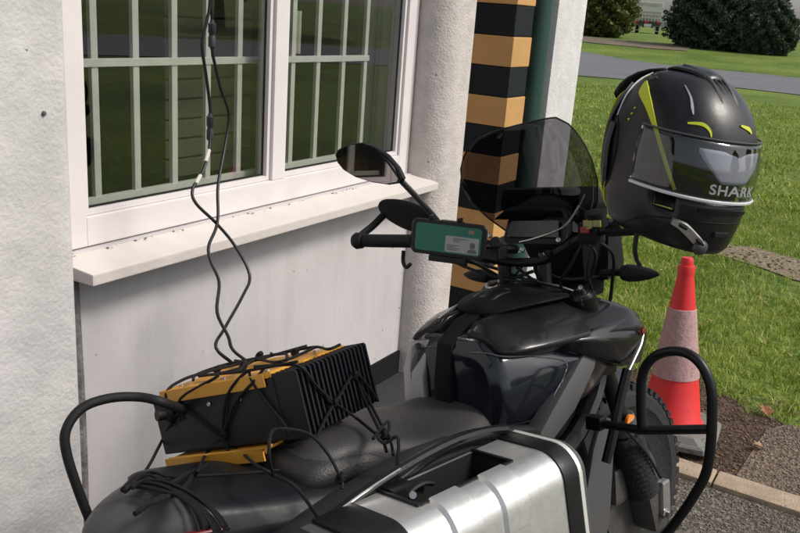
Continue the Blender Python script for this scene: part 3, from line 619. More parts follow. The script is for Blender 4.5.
tree('bush', 'large rounded evergreen bush with yellowish leaves behind the road, left of the parked lorry', -19.6, 56.0, .3, [(.05,1.5),(.5,2.1),(1.6,2.35),(3,2.1),(4.4,1.3),(5.2,.2)], 26000, .12, 'leaf_mid', 3, 'bush')
tree('bush', 'wide dark evergreen bush behind the road, right of the parked lorry', -11.3, 53.2, .3, [(.0,1.6),(.6,2.2),(1.6,2.4),(3,2.1),(4.6,1.3),(5.6,.2)], 30000, .13, 'leaf_dark', 5, 'bush')
tree('bush', 'broad dark evergreen bush at the far right edge behind the road', -8.6, 52.6, .3, [(.0,1.2),(.5,1.5),(1.1,1.6),(1.9,1.45),(2.8,.9),(3.4,.1)], 22000, .12, 'leaf_dark', 9, 'bush')
tree('bush', 'dark evergreen bush joining the two wide bushes behind the road', -10.2, 54.4, .3, [(.0,1.6),(.6,2.0),(1.6,2.1),(3,1.8),(4.4,1.0),(5.0,.1)], 18000, .12, 'leaf_dark', 12, 'bush')
tree('bush', 'dark evergreen bush hidden mostly behind the white house corner', -23.5, 57.5, .3, [(.05,1.5),(.5,2.1),(1.6,2.4),(3,2.2),(4.4,1.3),(5.2,.2)], 9000, .16, 'leaf_dark', 15, 'bush')
for i, (x, y, h, lab) in enumerate([(27,33,9,'broad tree across the road, nearest to the bend, outside the photo'),(33,22,10,'tall broad tree across the road beside the bend, outside the photo'),(20,42,8,'low broad tree across the road, left of the bend, outside the photo'),(36,8,9,'broad tree far to the right across the road, outside the photo')]):
    tree('broadleaf_tree', lab, x, y, 2, [(1.6,1.2),(2.6,2.8),(4.5,3.6),(h*.75,3.0),(h,.6)], 7000, .22, 'leaf_mid', 30+i, 'tree', .28, group='trees beyond the road outside the frame', squash=1.0)
# lorry seen between the bushes, tail first
lx, ly = -24.1, 84.0; lz = terrain_z(lx, ly)
ang = math.atan2(-lx, ly)
LM = Matrix.Translation((lx, ly, lz)) @ Matrix.Rotation(ang, 4, 'Z')
lorry = thing('lorry', 'parked flatbed lorry with a pale load and red tail light, seen between the bushes', 'lorry', LM)
def lp(name, g, m, parent=None, **k): return part(name, g, m, parent or lorry, LM, **k)
lp('chassis', G().box(-1.15,1.15,0,7.5,.75,.95).box(-.5,-.35,.1,7,.55,.75).box(.35,.5,.1,7,.55,.75), 'truck_dark')
bed = lp('flatbed', G().box(-1.25,1.25,-.05,5.4,.96,1.12), 'truck_dark', bevel=.02)
for k in range(9): lp('bed_post', G().box(-1.2+k*.29,-1.13+k*.29,-.04,.02,1.13,1.75), 'truck_white', bed)
lp('rail', G().box(-1.25,1.25,-.07,-.04,1.42,1.50), 'truck_white', bed); lp('rail', G().box(-1.25,1.25,-.07,-.04,1.74,1.82), 'truck_white', bed)
lp('load', G().box(-1.18,1.18,.1,5.2,1.14,2.9), 'truck_tarp', bevel=.15)
lp('load_band', G().box(-1.2,1.2,.06,.1,2.0,2.45), 'truck_white')
lp('cab', G().prism([(-1.2,5.6,.7),(-1.2,5.6,2.9),(-1.2,7.2,2.9),(-1.2,7.6,1.9),(-1.2,7.6,.7)], (2.4,0,0)), 'truck_white', bevel=.06)
lp('mudflap', G().box(-1.2,-.65,.5,.53,.25,.8).box(.65,1.2,.5,.53,.25,.8), 'truck_white')
for sx in (-1, 1):
    for yy in (.95, 6.6):
        w = lp('wheel', G().lathe([(.3,-.14),(.48,-.14),(.5,-.1),(.5,.1),(.48,.14),(.3,.14)], (sx*.95,yy,.5), (1,0,0), 20), 'tyre', smooth=True)
        lp('hub', G().lathe([(.05,-.15),(.29,-.13),(.29,.13),(.05,.15)], (sx*.95,yy,.5), (1,0,0), 16), 'truck_white', w, smooth=True)
for sx in (-1.05,-.15, .95): lp('tail_light', G().box(sx-.12,sx+.12,-.09,-.05,.98,1.14), 'tail_red', bevel=.01)
lp('number_board', G().box(-.35,.35,-.08,-.05,.66,.9), 'truck_white')

# ============================================================ TRAFFIC CONE
CB = Vector((-.650, 3.53, .014))
CM = Matrix.Translation(CB) @ Matrix.Rotation(radians(-4.5), 4, 'Y') @ Matrix.Rotation(radians(-3), 4, 'X') @ Matrix.Rotation(radians(6), 4, 'Z')
cone = thing('traffic_cone', 'tall red traffic cone with a pinkish reflective sleeve on the soil behind the kerb', 'traffic cone', CM)
def cr(z): return .125 - (z-.05)*(.125-.030)/.69
prof = [(cr(.05)+.012,.05),(cr(.07),.075),(cr(.29),.29)]
part('cone_body', G().lathe([(cr(.05)+.014,.055),(cr(.07)+.001,.075),(cr(.28),.28),(cr(.6),.60),(cr(.71),.70),(.034,.705),(.036,.735),(.033,.745),(.026,.747),(.026,.77),(.022,.778),(.015,.778)], (0,0,0), (0,0,1), 48), 'cone_red', cone, CM, smooth=True)
part('reflective_sleeve', G().lathe([(cr(.265)+.0005,.263),(cr(.265)+.004,.265),(cr(.56)+.004,.56),(cr(.56)+.0005,.562)], (0,0,0), (0,0,1), 48), 'cone_sleeve', cone, CM, smooth=True)
def octo(w, c, z): return [(-w+c,-w,z),(w-c,-w,z),(w,-w+c,z),(w,w-c,z),(w-c,w,z),(-w+c,w,z),(-w,w-c,z),(-w,-w+c,z)]
part('cone_base', G().rings([octo(.20,.04,0),octo(.20,.04,.022),octo(.19,.04,.030),octo(.185,.045,.032),octo(.165,.05,.056),octo(.14,.05,.060)]), 'cone_base', cone, CM, bevel=.003)

# ============================================================ MOTORCYCLE
bike = thing('motorcycle', 'black motorcycle leaning on its side stand with smoked screen and pannier', 'motorcycle', BIKE)
def bp(name, g, m, parent=None, **k): return part(name, g, m, parent or bike, BIKE, **k)
def sym(half):   # half profile [(x,z)...] from top centre to bottom centre -> closed ring
    return [(x, z) for x, z in half] + [(-x, z) for x, z in reversed(half) if x > 1e-6]
def hull(stations):
    return G().rings([[(x, y, z) for x, z in sym(h)] for y, h in stations])
# --- tank: upper shell and lower body
tank = bp('tank', hull([
  (.735,[(0,.925),(.07,.922),(.115,.90),(.135,.85),(.135,.80),(.12,.745),(0,.74)]),
  (.755,[(0,.955),(.09,.950),(.145,.915),(.165,.86),(.165,.80),(.14,.74),(0,.735)]),
  (.84,[(0,.985),(.10,.978),(.16,.925),(.185,.87),(.185,.80),(.15,.725),(0,.72)]),
  (.98,[(0,1.00),(.11,.985),(.165,.915),(.20,.87),(.195,.79),(.155,.715),(0,.70)]),
  (1.12,[(0,1.0),(.11,.98),(.17,.905),(.205,.86),(.195,.80),(.155,.735),(0,.72)]),
  (1.22,[(0,.99),(.11,.965),(.16,.89),(.17,.84),(.15,.80),(.13,.76),(0,.75)])]), 'gloss_blue', smooth=True, sub=2, crease=.55)
for s in (1, -1):
    def st(y, pts): return [(s*x, y, z) for x, z in pts]
    bp('tank_shoulder', G().rings([
      st(.765,[(.045,.966),(.095,.962),(.135,.945),(.150,.928),(.130,.922),(.06,.94)]),
      st(.80,[(.045,.992),(.11,.985),(.165,.950),(.182,.925),(.150,.905),(.06,.95)]),
      st(.92,[(.045,1.008),(.12,1.0),(.18,.965),(.212,.925),(.17,.895),(.06,.95)]),
      st(1.05,[(.045,1.008),(.12,1.0),(.186,.968),(.226,.925),(.18,.89),(.06,.95)]),
      st(1.18,[(.05,1.0),(.13,.992),(.20,.965),(.250,.915),(.19,.865),(.07,.92)]),
      st(1.235,[(.10,.975),(.16,.975),(.210,.955),(.242,.90),(.20,.85),(.12,.90)]),
      st(1.28,[(.14,.94),(.175,.945),(.205,.93),(.225,.885),(.20,.855),(.16,.88)])]), 'gloss_grey', smooth=True, sub=2, crease=.6)
    bp('side_fairing', G().rings([
      st(.96,[(.16,.93),(.195,.935),(.208,.925),(.200,.905),(.165,.89)]),
      st(1.04,[(.16,.93),(.215,.94),(.236,.915),(.222,.87),(.165,.85)]),
      st(1.12,[(.16,.93),(.225,.94),(.246,.90),(.232,.83),(.165,.82)]),
      st(1.20,[(.16,.92),(.225,.94),(.248,.89),(.230,.81),(.165,.79)]),
      st(1.27,[(.16,.91),(.215,.93),(.240,.88),(.215,.80),(.165,.79)]),
      st(1.31,[(.17,.89),(.195,.90),(.215,.87),(.200,.82),(.165,.81)])]), 'gloss_black', smooth=True, sub=2, crease=.6)
    bp('fairing_edge', G().tube([(s*.243,1.15,.80),(s*.243,1.19,.835),(s*.240,1.225,.862),(s*.235,1.245,.885)], .006, 8, 3, flat=.6), 'alu', smooth=True)
    bp('fairing_strut', G().tube([(s*.225,1.07,.58),(s*.232,1.10,.66),(s*.236,1.13,.74),(s*.241,1.16,.81)], .013, 8, 3), 'satin_black', smooth=True)
# matt centre strip and cloth-look top cover
bp('centre_strip', G().rings([[(-.028+d,.734+a,z0),(.020+d,.734+a,z0),(.022+d,.728+b,z1),(-.030+d,.728+b,z1)] for a,b,z0,z1,d in [(.006,-.004,.752,.752,-.004),(.004,-.010,.84,.84,-.002)]] +
   [[(-.028,.75,.93),(.022,.75,.93),(.022,.735,.940),(-.028,.735,.940)],[(-.028,.80,.968),(.022,.80,.968),(.022,.80,.985),(-.028,.80,.985)],[(-.03,.90,.99),(.024,.90,.99),(.024,.90,1.006),(-.03,.90,1.006)]]), 'matte_black', smooth=True, bevel=.003)
bp('tank_cover', G().rings([[(x*w, y, z+dz*(1-x*x)) for x, dz in ((-1,0),(-.8,.012),(-.4,.026),(0,.03),(.4,.022),(.8,.012),(1,0),(.6,-.03),(-.6,-.03))] for y, w, z in
   [(.84,.06,.995),(.88,.10,1.008),(.95,.135,1.013),(1.03,.15,1.013),(1.10,.14,1.008),(1.14,.10,1.0)]]), 'matte_black', smooth=True, sub=2)
bp('cover_flap', G().rings([[(x*.05+.0, y, z+h*(1-x*x)) for x, h in ((-1,0),(-.5,.012),(0,.014),(.5,.010),(1,0),(0,-.02))] for y, z in ((.86,1.012),(.90,1.034),(.95,1.036),(.98,1.028))]), 'satin_black', smooth=True, sub=1)
lob = bp('tank_lobe', G().rings([[(-.145,.79,.948),(-.075,.785,.975),(-.07,.80,.99),(-.14,.81,.965)],[(-.165,.86,.958),(-.08,.86,.994),(-.075,.865,1.008),(-.155,.87,.975)],[(-.16,.93,.965),(-.09,.93,1.0),(-.09,.935,1.012),(-.15,.935,.978)]]), 'panel_reflection', smooth=True, bevel=.004)  # left lobe of the tank, its bright reflection given as silver colour
bp('left_panel', G().rings([[(-.172,.745,.76),(-.07,.722,.752),(-.065,.732,.752),(-.165,.76,.76)],[(-.172,.748,.85),(-.075,.720,.845),(-.07,.735,.845),(-.17,.765,.85)],[(-.15,.76,.925),(-.07,.742,.94),(-.065,.755,.94),(-.145,.775,.925)]]), 'panel_reflection', smooth=True, bevel=.004)  # silver here is the reflection on the tank side, put in as colour
bp('panel_seam', G().tube([(.0759,.7401,.9259),(.1019,.747,.9277),(.1263,.7552,.9267),(.148,.765,.922),(.160,.789,.917),(.1669,.817,.9125),(.168,.8552,.9047),(.1742,.884,.8967),(.1817,.9134,.8885),(.1879,.9371,.8814),(.1937,.9533,.8734),(.1967,.9608,.8588),(.1955,.9531,.845),(.193,.9427,.8267),(.1924,.924,.8118),(.1925,.905,.795)], .0016, 6, 2), 'seam_grey', smooth=True)
for a, b in (((.1974,.9560,.853),(.1974,.9525,.846)),((.1950,.9435,.829),(.1945,.9390,.823)),((.1935,.930,.817),(.1930,.925,.812)),((.1974,.9590,.866),(.1970,.9585,.861)),((.1930,.915,.803),(.1930,.911,.799))):
    bp('paint_chip', G().tube([a, b], .0016, 5, 1), 'alu', smooth=True)
# small red emblem on the shoulder
bp('emblem', G().prism([(.244,1.222,.899),(.244,1.229,.908),(.243,1.236,.899),(.2435,1.229,.886)], (.006,0,.002)), 'red')
# --- seats
seat = bp('rider_seat', hull([
  (.20,[(0,.835),(.06,.835),(.10,.83),(.115,.81),(.10,.78),(0,.77)]),
  (.24,[(0,.858),(.08,.858),(.135,.848),(.150,.825),(.13,.78),(0,.77)]),
  (.34,[(0,.856),(.09,.857),(.148,.848),(.166,.822),(.15,.76),(0,.75)]),
  (.43,[(0,.826),(.10,.828),(.155,.822),(.174,.795),(.16,.74),(0,.72)]),
  (.54,[(0,.795),(.11,.798),(.165,.792),(.188,.768),(.175,.71),(0,.69)]),
  (.66,[(0,.785),(.09,.788),(.145,.775),(.170,.74),(.15,.69),(0,.68)]),
  (.745,[(0,.800),(.07,.80),(.115,.785),(.135,.75),(.12,.70),(0,.69)]),
  (.775,[(0,.800),(.06,.80),(.10,.78),(.11,.75),(.10,.70),(0,.69)])]), 'seat_smooth', smooth=True, sub=2, crease=.3)
bp('passenger_seat', hull([
  (.17,[(0,.825),(.08,.822),(.13,.812),(.145,.79),(.12,.77),(0,.77)]),
  (.21,[(0,.846),(.10,.842),(.150,.825),(.163,.79),(.14,.765),(0,.765)]),
  (.30,[(0,.856),(.10,.854),(.160,.838),(.176,.795),(.15,.76),(0,.76)]),
  (.37,[(0,.840),(.10,.838),(.160,.822),(.178,.785),(.15,.755),(0,.755)]),
  (.41,[(0,.82),(.08,.82),(.12,.80),(.14,.78),(.12,.755),(0,.755)])]), 'seat_dots', smooth=True, sub=2)
# seat side covers rising along the tank (grey)
for s in (1, -1):
    bp('knee_panel', G().rings([
      [(s*.155,.80,.70),(s*.205,.80,.70),(s*.215,.86,.695),(s*.165,.90,.68)],
      [(s*.17,.87,.77),(s*.214,.87,.77),(s*.222,.955,.755),(s*.17,.97,.75)],
      [(s*.18,.97,.845),(s*.212,.97,.845),(s*.216,1.05,.835),(s*.18,1.06,.83)],
      [(s*.18,1.02,.875),(s*.205,1.02,.875),(s*.208,1.08,.865),(s*.18,1.09,.86)]]), 'matte_grey', smooth=True, bevel=.008)
    bp('frame_plate', G().prism([(s*.165,1.12,.66),(s*.165,1.165,.665),(s*.165,1.18,.60),(s*.165,1.15,.42),(s*.165,1.11,.28),(s*.165,1.00,.28),(s*.165,1.03,.46),(s*.165,1.08,.60)], (s*.016,0,0)), 'matte_grey', bevel=.006)
    bp('frame_spar', G().tube([(s*.13,.80,.62),(s*.15,1.0,.62),(s*.12,1.2,.75),(s*.05,1.28,.93)], .025, 8, 4), 'satin_black', smooth=True)
# battery block, motor and swingarm hold the machine together
bp('battery', G().prism([(-.12,.62,.35),(-.12,.60,.62),(-.12,.72,.70),(-.12,1.10,.70),(-.12,1.15,.55),(-.12,1.08,.28),(-.12,.75,.28)], (.24,0,0)), 'matte_black', bevel=.02)
bp('motor', G().lathe([(.02,-.13),(.11,-.13),(.12,-.11),(.12,.11),(.11,.13),(.02,.13)], (0,.50,.42), (1,0,0), 24), 'matte_grey', smooth=True)
for s in (1,-1): bp('swingarm', G().tube([(s*.10,.50,.42),(s*.115,.25,.36),(s*.12,0,.33)], [.04,.035,.028], 8, 3), 'satin_black', smooth=True)
rw = bp('rear_wheel', G().lathe([(.10,-.02),(.225,-.055),(.24,-.055),(.24,.055),(.225,.055),(.10,.02)], (0,0,.33), (1,0,0), 40), 'satin_black', smooth=True)
bp('rear_tyre', G().lathe([(.225,-.065),(.26,-.082),(.30,-.075),(.325,-.045),(.332,0),(.325,.045),(.30,.075),(.26,.082),(.225,.065)], (0,0,.33), (1,0,0), 48), 'tyre', rw, smooth=True)
bp('rear_mudguard', G().rings([[(x, .40*cos(a)*q, .33+.40*sin(a)*q) for x, q in ((-.09,.95),(-.09,1),(.09,1),(.09,.95))] for a in [radians(60+k*12) for k in range(11)]]), 'matte_black', smooth=True)
bp('side_stand', G().tube([(-.14,.62,.32),(-.26,.66,.14),(-.335,.70,.075)], .013, 8, 3), 'satin_black', smooth=True)
bp('stand_foot', G().box(-.375,-.305,.67,.74,.066,.078), 'satin_black', bevel=.004)
for s in (1,-1):
    bp('footpeg', G().tube([(s*.13,.62,.36),(s*.25,.63,.35)], .012, 8, 1), 'rubber', smooth=True)
# --- tail
tail = bp('tail_fairing', hull([
  (-.185,[(.0,.80),(.02,.80),(.035,.79),(.04,.775),(.03,.76),(0,.755)]),
  (-.165,[(0,.825),(.03,.822),(.062,.80),(.068,.775),(.05,.745),(0,.74)]),
  (-.11,[(0,.848),(.05,.843),(.098,.815),(.108,.775),(.085,.725),(0,.72)]),
  (-.02,[(0,.852),(.08,.846),(.132,.815),(.145,.77),(.12,.71),(0,.70)]),
  (.08,[(0,.822),(.09,.818),(.150,.79),(.170,.755),(.15,.69),(0,.68)]),
  (.28,[(0,.785),(.10,.785),(.168,.765),(.195,.735),(.17,.67),(0,.66)]),
  (.45,[(0,.76),(.10,.76),(.165,.745),(.185,.71),(.16,.65),(0,.64)])]), 'tail_paint', smooth=True, sub=2, crease=.35)
bp('tail_cover', hull([
  (-.045,[(0,.856),(.08,.850),(.135,.822),(.150,.775),(.13,.72),(0,.71)]),
  (-.03,[(0,.858),(.082,.852),(.140,.822),(.155,.772),(.13,.71),(0,.70)]),
  (.08,[(0,.829),(.094,.825),(.158,.797),(.178,.757),(.155,.69),(0,.68)]),
  (.28,[(0,.790),(.104,.790),(.174,.770),(.202,.737),(.175,.67),(0,.66)]),
  (.45,[(0,.765),(.104,.765),(.171,.75),(.192,.71),(.165,.65),(0,.64)])]), 'cover_black', smooth=True, sub=2, crease=.7)
bp('tail_seam', G().tube([(.0,-.048,.857),(.085,-.05,.850),(.137,-.052,.82),(.152,-.05,.775)], .0022, 6, 3), 'rubber', smooth=True)
bp('cover_crease', G().tube([(.02,-.04,.859),(.05,.08,.832),(.08,.22,.806),(.10,.30,.792)], .0020, 6, 3), 'rubber', smooth=True)
bp('tail_light', G().rings([[(x*w, -.20-.025*(1-x*x), z) for x in (-1,-.5,0,.5,1)] + [(w,-.17,z),(-w,-.17,z)] for w, z in ((.05,.700),(.06,.72),(.055,.735))]), 'tail_red', smooth=True)
bp('tail_badge', G().tube([(.118,-.13,.800),(.145,-.06,.793),(.160,.0,.787)], .006, 8, 3, flat=.6), 'dark_red', smooth=True)
bp('number_plate_holder', G().prism([(-.10,-.26,.52),(.10,-.26,.52),(.06,-.18,.70),(-.06,-.18,.70)], (0,.012,.004)), 'matte_black')
# grab rail / pannier rail
for s in (1,):
    xr = .262*s
    bp('grab_rail', G().tube([(xr*.82,.00,.70),(xr,.12,.722),(xr,.18,.744),(xr,.25,.775),(xr,.35,.805),(xr,.44,.822),(xr,.54,.818),(xr,.64,.795),(xr*.95,.74,.765),(xr*.75,.82,.72)], .016, 10, 4, flat=.9), 'satin_black', smooth=True)
    bp('rail_pad', G().rings([[(s*.16,y,z-.03),(s*.255,y,z-.03),(s*.262,y,z-.004),(s*.225,y,z+.010),(s*.17,y,z+.002)] for y, z in ((.02,.73),(.14,.762),(.28,.785),(.42,.800),(.54,.795),(.62,.77))]), 'pad_grey', smooth=True, bevel=.004)
    bp('pannier_rack', G().tube([(s*.235,.05,.70),(s*.25,-.02,.62),(s*.25,.02,.45),(s*.25,.30,.42),(s*.25,.52,.45),(s*.25,.58,.62),(s*.235,.55,.74)], .009, 8, 4), 'satin_black', smooth=True)
# --- front end
XF = .105
for s in (1,-1):
    bp('fork_tube', G().tube([(s*XF,1.455,.30),(s*XF,1.29,.70),(s*XF*1.15,1.12,1.02)], .024, 12, 2), 'satin_black', smooth=True)
    bp('fork_boot', G().lathe([(0.04,0),(0.052,0.012),(0.049,0.02),(0.052,0.029),(0.049,0.038),(0.052,0.047),(0.049,0.056),(0.052,0.065),(0.049,0.074),(0.052,0.083),(0.049,0.092),(0.052,0.101),(0.049,0.11),(0.052,0.119),(0.049,0.128),(0.052,0.137),(0.049,0.146),(0.052,0.155),(0.049,0.164),(0.052,0.173),(0.049,0.182),(0.052,0.191),(0.049,0.2),(0.052,0.209),(0.04,0.222)], (s*(XF+.005),1.425,.345), (0,-.37,.93), 20), 'boot', smooth=True)
    bp('fork_leg', G().prism([(s*(XF-.035),1.40,.36),(s*(XF-.035),1.475,.385),(s*(XF-.035),1.52,.28),(s*(XF-.035),1.50,.22),(s*(XF-.035),1.44,.22)], (s*.075,0,0)), 'cast_alu', bevel=.012, smooth=True)
    bp('axle_clamp', G().box(s*(XF+.042)-.012,s*(XF+.042)+.012,1.46,1.50,.27,.375), 'alu', bevel=.006)
    bp('axle_nut', G().lathe([(.0,0),(.016,0),(.016,.01),(.010,.012),(.010,.022),(.0,.022)], (s*(XF+.045),1.47,.335-.06), (s,0,0), 6), 'chrome')
    bp('brake_pipe', G().tube([(s*(XF+.05),1.27,.60),(s*(XF+.062),1.36,.50),(s*(XF+.058),1.44,.40)], .0045, 6, 5), 'cable', smooth=True)
    bp('fork_reflector', G().lathe([(.0,0),(.022,0),(.022,.008),(.0,.010)], (s*(XF+.030),1.325,.60), (s,0,0), 16), 'orange', smooth=True)
    bp('fork_collar', G().lathe([(.036,0),(.040,.004),(.040,.05),(.036,.054)], (s*(XF+.002),1.345,.56), (0,-.37,.93), 16), 'cast_alu', smooth=True)
    cap = bp('fork_cap', G().lathe([(.034,-.05),(.036,-.045),(.036,0),(.030,.006),(.016,.006),(.016,.014),(.0,.014)], (s*.150,1.10,1.01), (0,-.3,.95), 20), 'satin_black', smooth=True)
    bp('cap_ring', G().lathe([(.022,.0),(.026,.002),(.026,.009),(.022,.010)], (s*.150,1.10,1.01), (0,-.3,.95), 20), 'chrome', cap, smooth=True)
bp('brake_disc', G().lathe([(.09,0),(.15,0),(.15,.005),(.09,.005)], (.065,1.43,.33), (1,0,0), 36), 'cast_alu', smooth=True)
bp('brake_caliper', G().box(.06,.10,1.30,1.37,.34,.45), 'cast_alu', bevel=.015)
fw = bp('front_wheel', G().lathe([(.03,-.03),(.03,-.05),(.05,-.05),(.235,-.03),(.25,-.035),(.25,.035),(.235,.03),(.05,.05),(.03,.05)], (0.0,1.43,.33), (1,0,0), 40), 'satin_black', smooth=True)
bp('front_tyre', G().lathe([(.235,-.035),(.265,-.055),(.30,-.052),(.322,-.033),(.330,0),(.322,.033),(.30,.052),(.265,.055),(.235,.035)], (0,1.43,.33), (1,0,0), 56), 'tyre', fw, smooth=True)
g = G()
for k in range(56):
    a = 2*pi*k/56; c, s_ = cos(a), sin(a)
    for x0, x1, r0 in ((-.046,-.020,.322),(-.014,.014,.328),(.020,.046,.322)):
        for_ = []; d = .010
        q = a + (.5*2*pi/56 if abs(x0+x1) < .01 else 0); c, s_ = cos(q), sin(q); tx, tz = -s_, c
        P = []
        for rr in (r0-.01, r0+.007):
            for (xx, tt) in ((x0,-d),(x1,-d),(x1,d),(x0,d)): P.append((xx, 1.43+rr*c+tx*tt, .33+rr*s_+tz*tt))
        g.add(P, [(0,3,2,1),(4,5,6,7),(0,1,5,4),(1,2,6,5),(2,3,7,6),(3,0,4,7)])
kn = bp('tread_blocks', g, 'tyre', fw); kn['kind'] = 'stuff'
bp('front_mudguard', G().rings([[(x, 1.43+.385*cos(a)*q, .33+.385*sin(a)*q) for x, q in ((-.062,.93),(-.055,.99),(0,1.01),(.055,.99),(.062,.93),(.05,.96),(0,.985),(-.05,.96))] for a in [radians(88+k*7) for k in range(10)]]), 'gloss_black', smooth=True)
bp('steering_yoke', G().prism([(-.17,1.07,.985),(.17,1.07,.985),(.185,1.12,.985),(.08,1.17,.985),(-.08,1.17,.985),(-.185,1.12,.985)], (0,.0,.022)), 'satin_black', bevel=.006)
bp('lower_yoke', G().box(-.14,.14,1.20,1.27,.76,.80), 'satin_black', bevel=.01)
bp('ignition_switch', G().lathe([(.026,0),(.028,.004),(.028,.03),(.022,.034),(.0,.034)], (-.01,1.085,1.008), (0,-.3,.95), 20), 'matte_black', smooth=True)
bp('steering_head', G().tube([(0,1.13,1.0),(0,1.24,.75)], .035, 14, 1), 'satin_black', smooth=True)
# handlebar (turned a little to the left)
HL, HR = (-.385,.815,1.172), (.42,1.04,1.20)
bar = bp('handlebar', G().tube([HL,(-.27,.86,1.168),(-.20,.90,1.165),(-.13,.97,1.130),(-.05,1.035,1.098),(.05,1.06,1.10),(.13,1.05,1.135),(.20,1.045,1.170),(.29,1.04,1.195),HR], .0125, 12, 4), 'satin_black', smooth=True)
bp('grip', G().tube([(-.372,.82,1.172),(-.30,.846,1.17),(-.235,.875,1.168)], .0185, 14, 3), 'rubber', bar, smooth=True)
bp('bar_end', G().lathe([(.013,0),(.022,.004),(.024,.022),(.018,.032),(.0,.034)], (-.375,.818,1.172), (-.93,-.35,.0), 14), 'rubber', bar, smooth=True)
bp('grip', G().tube([(.28,1.04,1.193),(.35,1.04,1.198),(.415,1.04,1.20)], .0185, 14, 3), 'rubber', bar, smooth=True)
bp('switch_box', G().box(-.235,-.185,.865,.915,1.145,1.195), 'matte_black', bar, bevel=.01)
bp('switch_box', G().box(.20,.255,1.02,1.065,1.155,1.21), 'matte_black', bar, bevel=.01)
for x, y in ((-.06,1.045),(.055,1.072)):
    bp('bar_clamp', G().tube([(x,y,1.0),(x,y,1.095)], .018, 10, 1), 'satin_black', bar, smooth=True)
    bp('clamp_bolt', G().lathe([(.0,0),(.008,0),(.008,.009),(.0,.009)], (x,y-.008,1.115), (0,-.3,.95), 12), 'chrome', bar, smooth=True)
bp('clutch_lever', G().tube([(-.20,.905,1.16),(-.235,.935,1.158),(-.31,.91,1.155),(-.37,.885,1.152)], .006, 8, 4), 'satin_black', bar, smooth=True)
bp('lever_hook', G().tube([(-.27,.87,1.14),(-.275,.87,1.11),(-.262,.868,1.095),(-.245,.87,1.105)], .0055, 8, 4), 'satin_black', bar, smooth=True)
# hand guard blob behind the left mirror
bp('hand_guard', G().rings([[(-.495,.97,1.245),(-.49,.98,1.275),(-.48,1.01,1.24)],[(-.475,.965,1.20),(-.46,.985,1.305),(-.43,1.01,1.235)],[(-.42,.955,1.165),(-.39,.98,1.310),(-.36,1.01,1.22)],[(-.36,.95,1.150),(-.32,.975,1.300),(-.30,1.0,1.21)],[(-.29,.95,1.150),(-.25,.97,1.265),(-.25,.99,1.2)],[(-.25,.95,1.16),(-.21,.965,1.23),(-.21,.98,1.2)]]), 'matte_black', smooth=True, sub=2)
bp('guard_arm', G().tube([(-.455,.985,1.235),(-.475,.95,1.20),(-.478,.90,1.175),(-.44,.86,1.17)], .011, 8, 4), 'matte_black', smooth=True)
# mirrors
def mirror(P, yb, stem, th=.026):
    c = Vector((sum(p[0] for p in P)/len(P), yb, sum(p[1] for p in P)/len(P)))
    Q = [Vector((x, yb, z)) for x, z in P]
    def sc(f, dy): return [c + (q-c)*f + Vector((0,dy,0)) for q in Q]
    m_ = bp('mirror', G().rings([sc(.97,0),sc(1.0,.004),sc(.98,.016),sc(.75,th),sc(.3,th+.008)]), 'satin_black', smooth=True)
    bp('mirror_glass', G().rings([sc(.93,-.0025),sc(.93,-.0005)]), 'mirror', m_)
    bp('mirror_stem', G().tube(stem, .0085, 10, 4), 'satin_black', m_, smooth=True)
ML = [(-.512,1.414),(-.500,1.428),(-.470,1.438),(-.43,1.444),(-.385,1.444),(-.34,1.432),(-.29,1.405),(-.25,1.370),(-.233,1.340),(-.245,1.328),(-.29,1.324),(-.36,1.332),(-.43,1.348),(-.48,1.370),(-.505,1.392)]
mirror(ML, .85, [(-.262,.862,1.345),(-.255,.87,1.33),(-.215,.90,1.27),(-.18,.93,1.205),(-.175,.93,1.17)])
mirror([(.43-(x+.36)*.62, 1.40+(z-1.385)*.7) for x, z in ML][::-1], 1.0, [(.36,1.0,1.37),(.335,1.02,1.30),(.30,1.04,1.21)], .02)
# instrument and cowl
cowl = bp('cowl', G().rings([[(-.135,1.20,1.285),(-.125,1.13,1.285),(.135,1.13,1.285),(.15,1.20,1.285)],[(-.15,1.22,1.24),(-.128,1.12,1.235),(.138,1.12,1.235),(.165,1.22,1.24)],
   [(-.13,1.24,1.19),(-.11,1.15,1.185),(.12,1.15,1.185),(.14,1.24,1.19)],[(-.11,1.26,1.08),(-.085,1.20,1.06),(.09,1.20,1.06),(.12,1.26,1.08)],[(-.10,1.28,.98),(-.08,1.22,.97),(.08,1.22,.97),(.10,1.28,.98)]]), 'matte_black', smooth=True, bevel=.01)
bp('headlight', G().lathe([(.0,.05),(.06,.045),(.09,.02),(.10,-.02),(.07,-.06)], (.01,1.34,1.10), (0,1,0), 28), 'glass', smooth=True)
bp('headlight_shell', G().rings([[(-.12,1.24,1.02),(.14,1.24,1.02),(.15,1.24,1.20),(-.13,1.24,1.20)],[(-.10,1.36,1.04),(.12,1.36,1.04),(.13,1.33,1.18),(-.11,1.33,1.18)]]), 'matte_black', smooth=True, bevel=.02)
dash = bp('instrument', G().prism([(-.095,1.085,1.150),(-.090,1.105,1.200),(-.07,1.12,1.218),(.09,1.12,1.222),(.112,1.105,1.205),(.118,1.085,1.155),(.10,1.08,1.143),(-.08,1.08,1.138)], (0,.03,.012)), 'satin_black', bevel=.006)
bp('instrument_screen', G().prism([(-.075,1.0825,1.158),(-.070,1.100,1.200),(.09,1.100,1.203),(.098,1.0825,1.162)], (0,-.003,.001)), 'lcd', dash)
bp('instrument_stay', G().tube([(.150,1.13,1.27),(.140,1.10,1.225),(.118,1.07,1.188),(.06,1.04,1.165),(.01,1.03,1.153)], .0032, 6, 4), 'chrome', smooth=True)
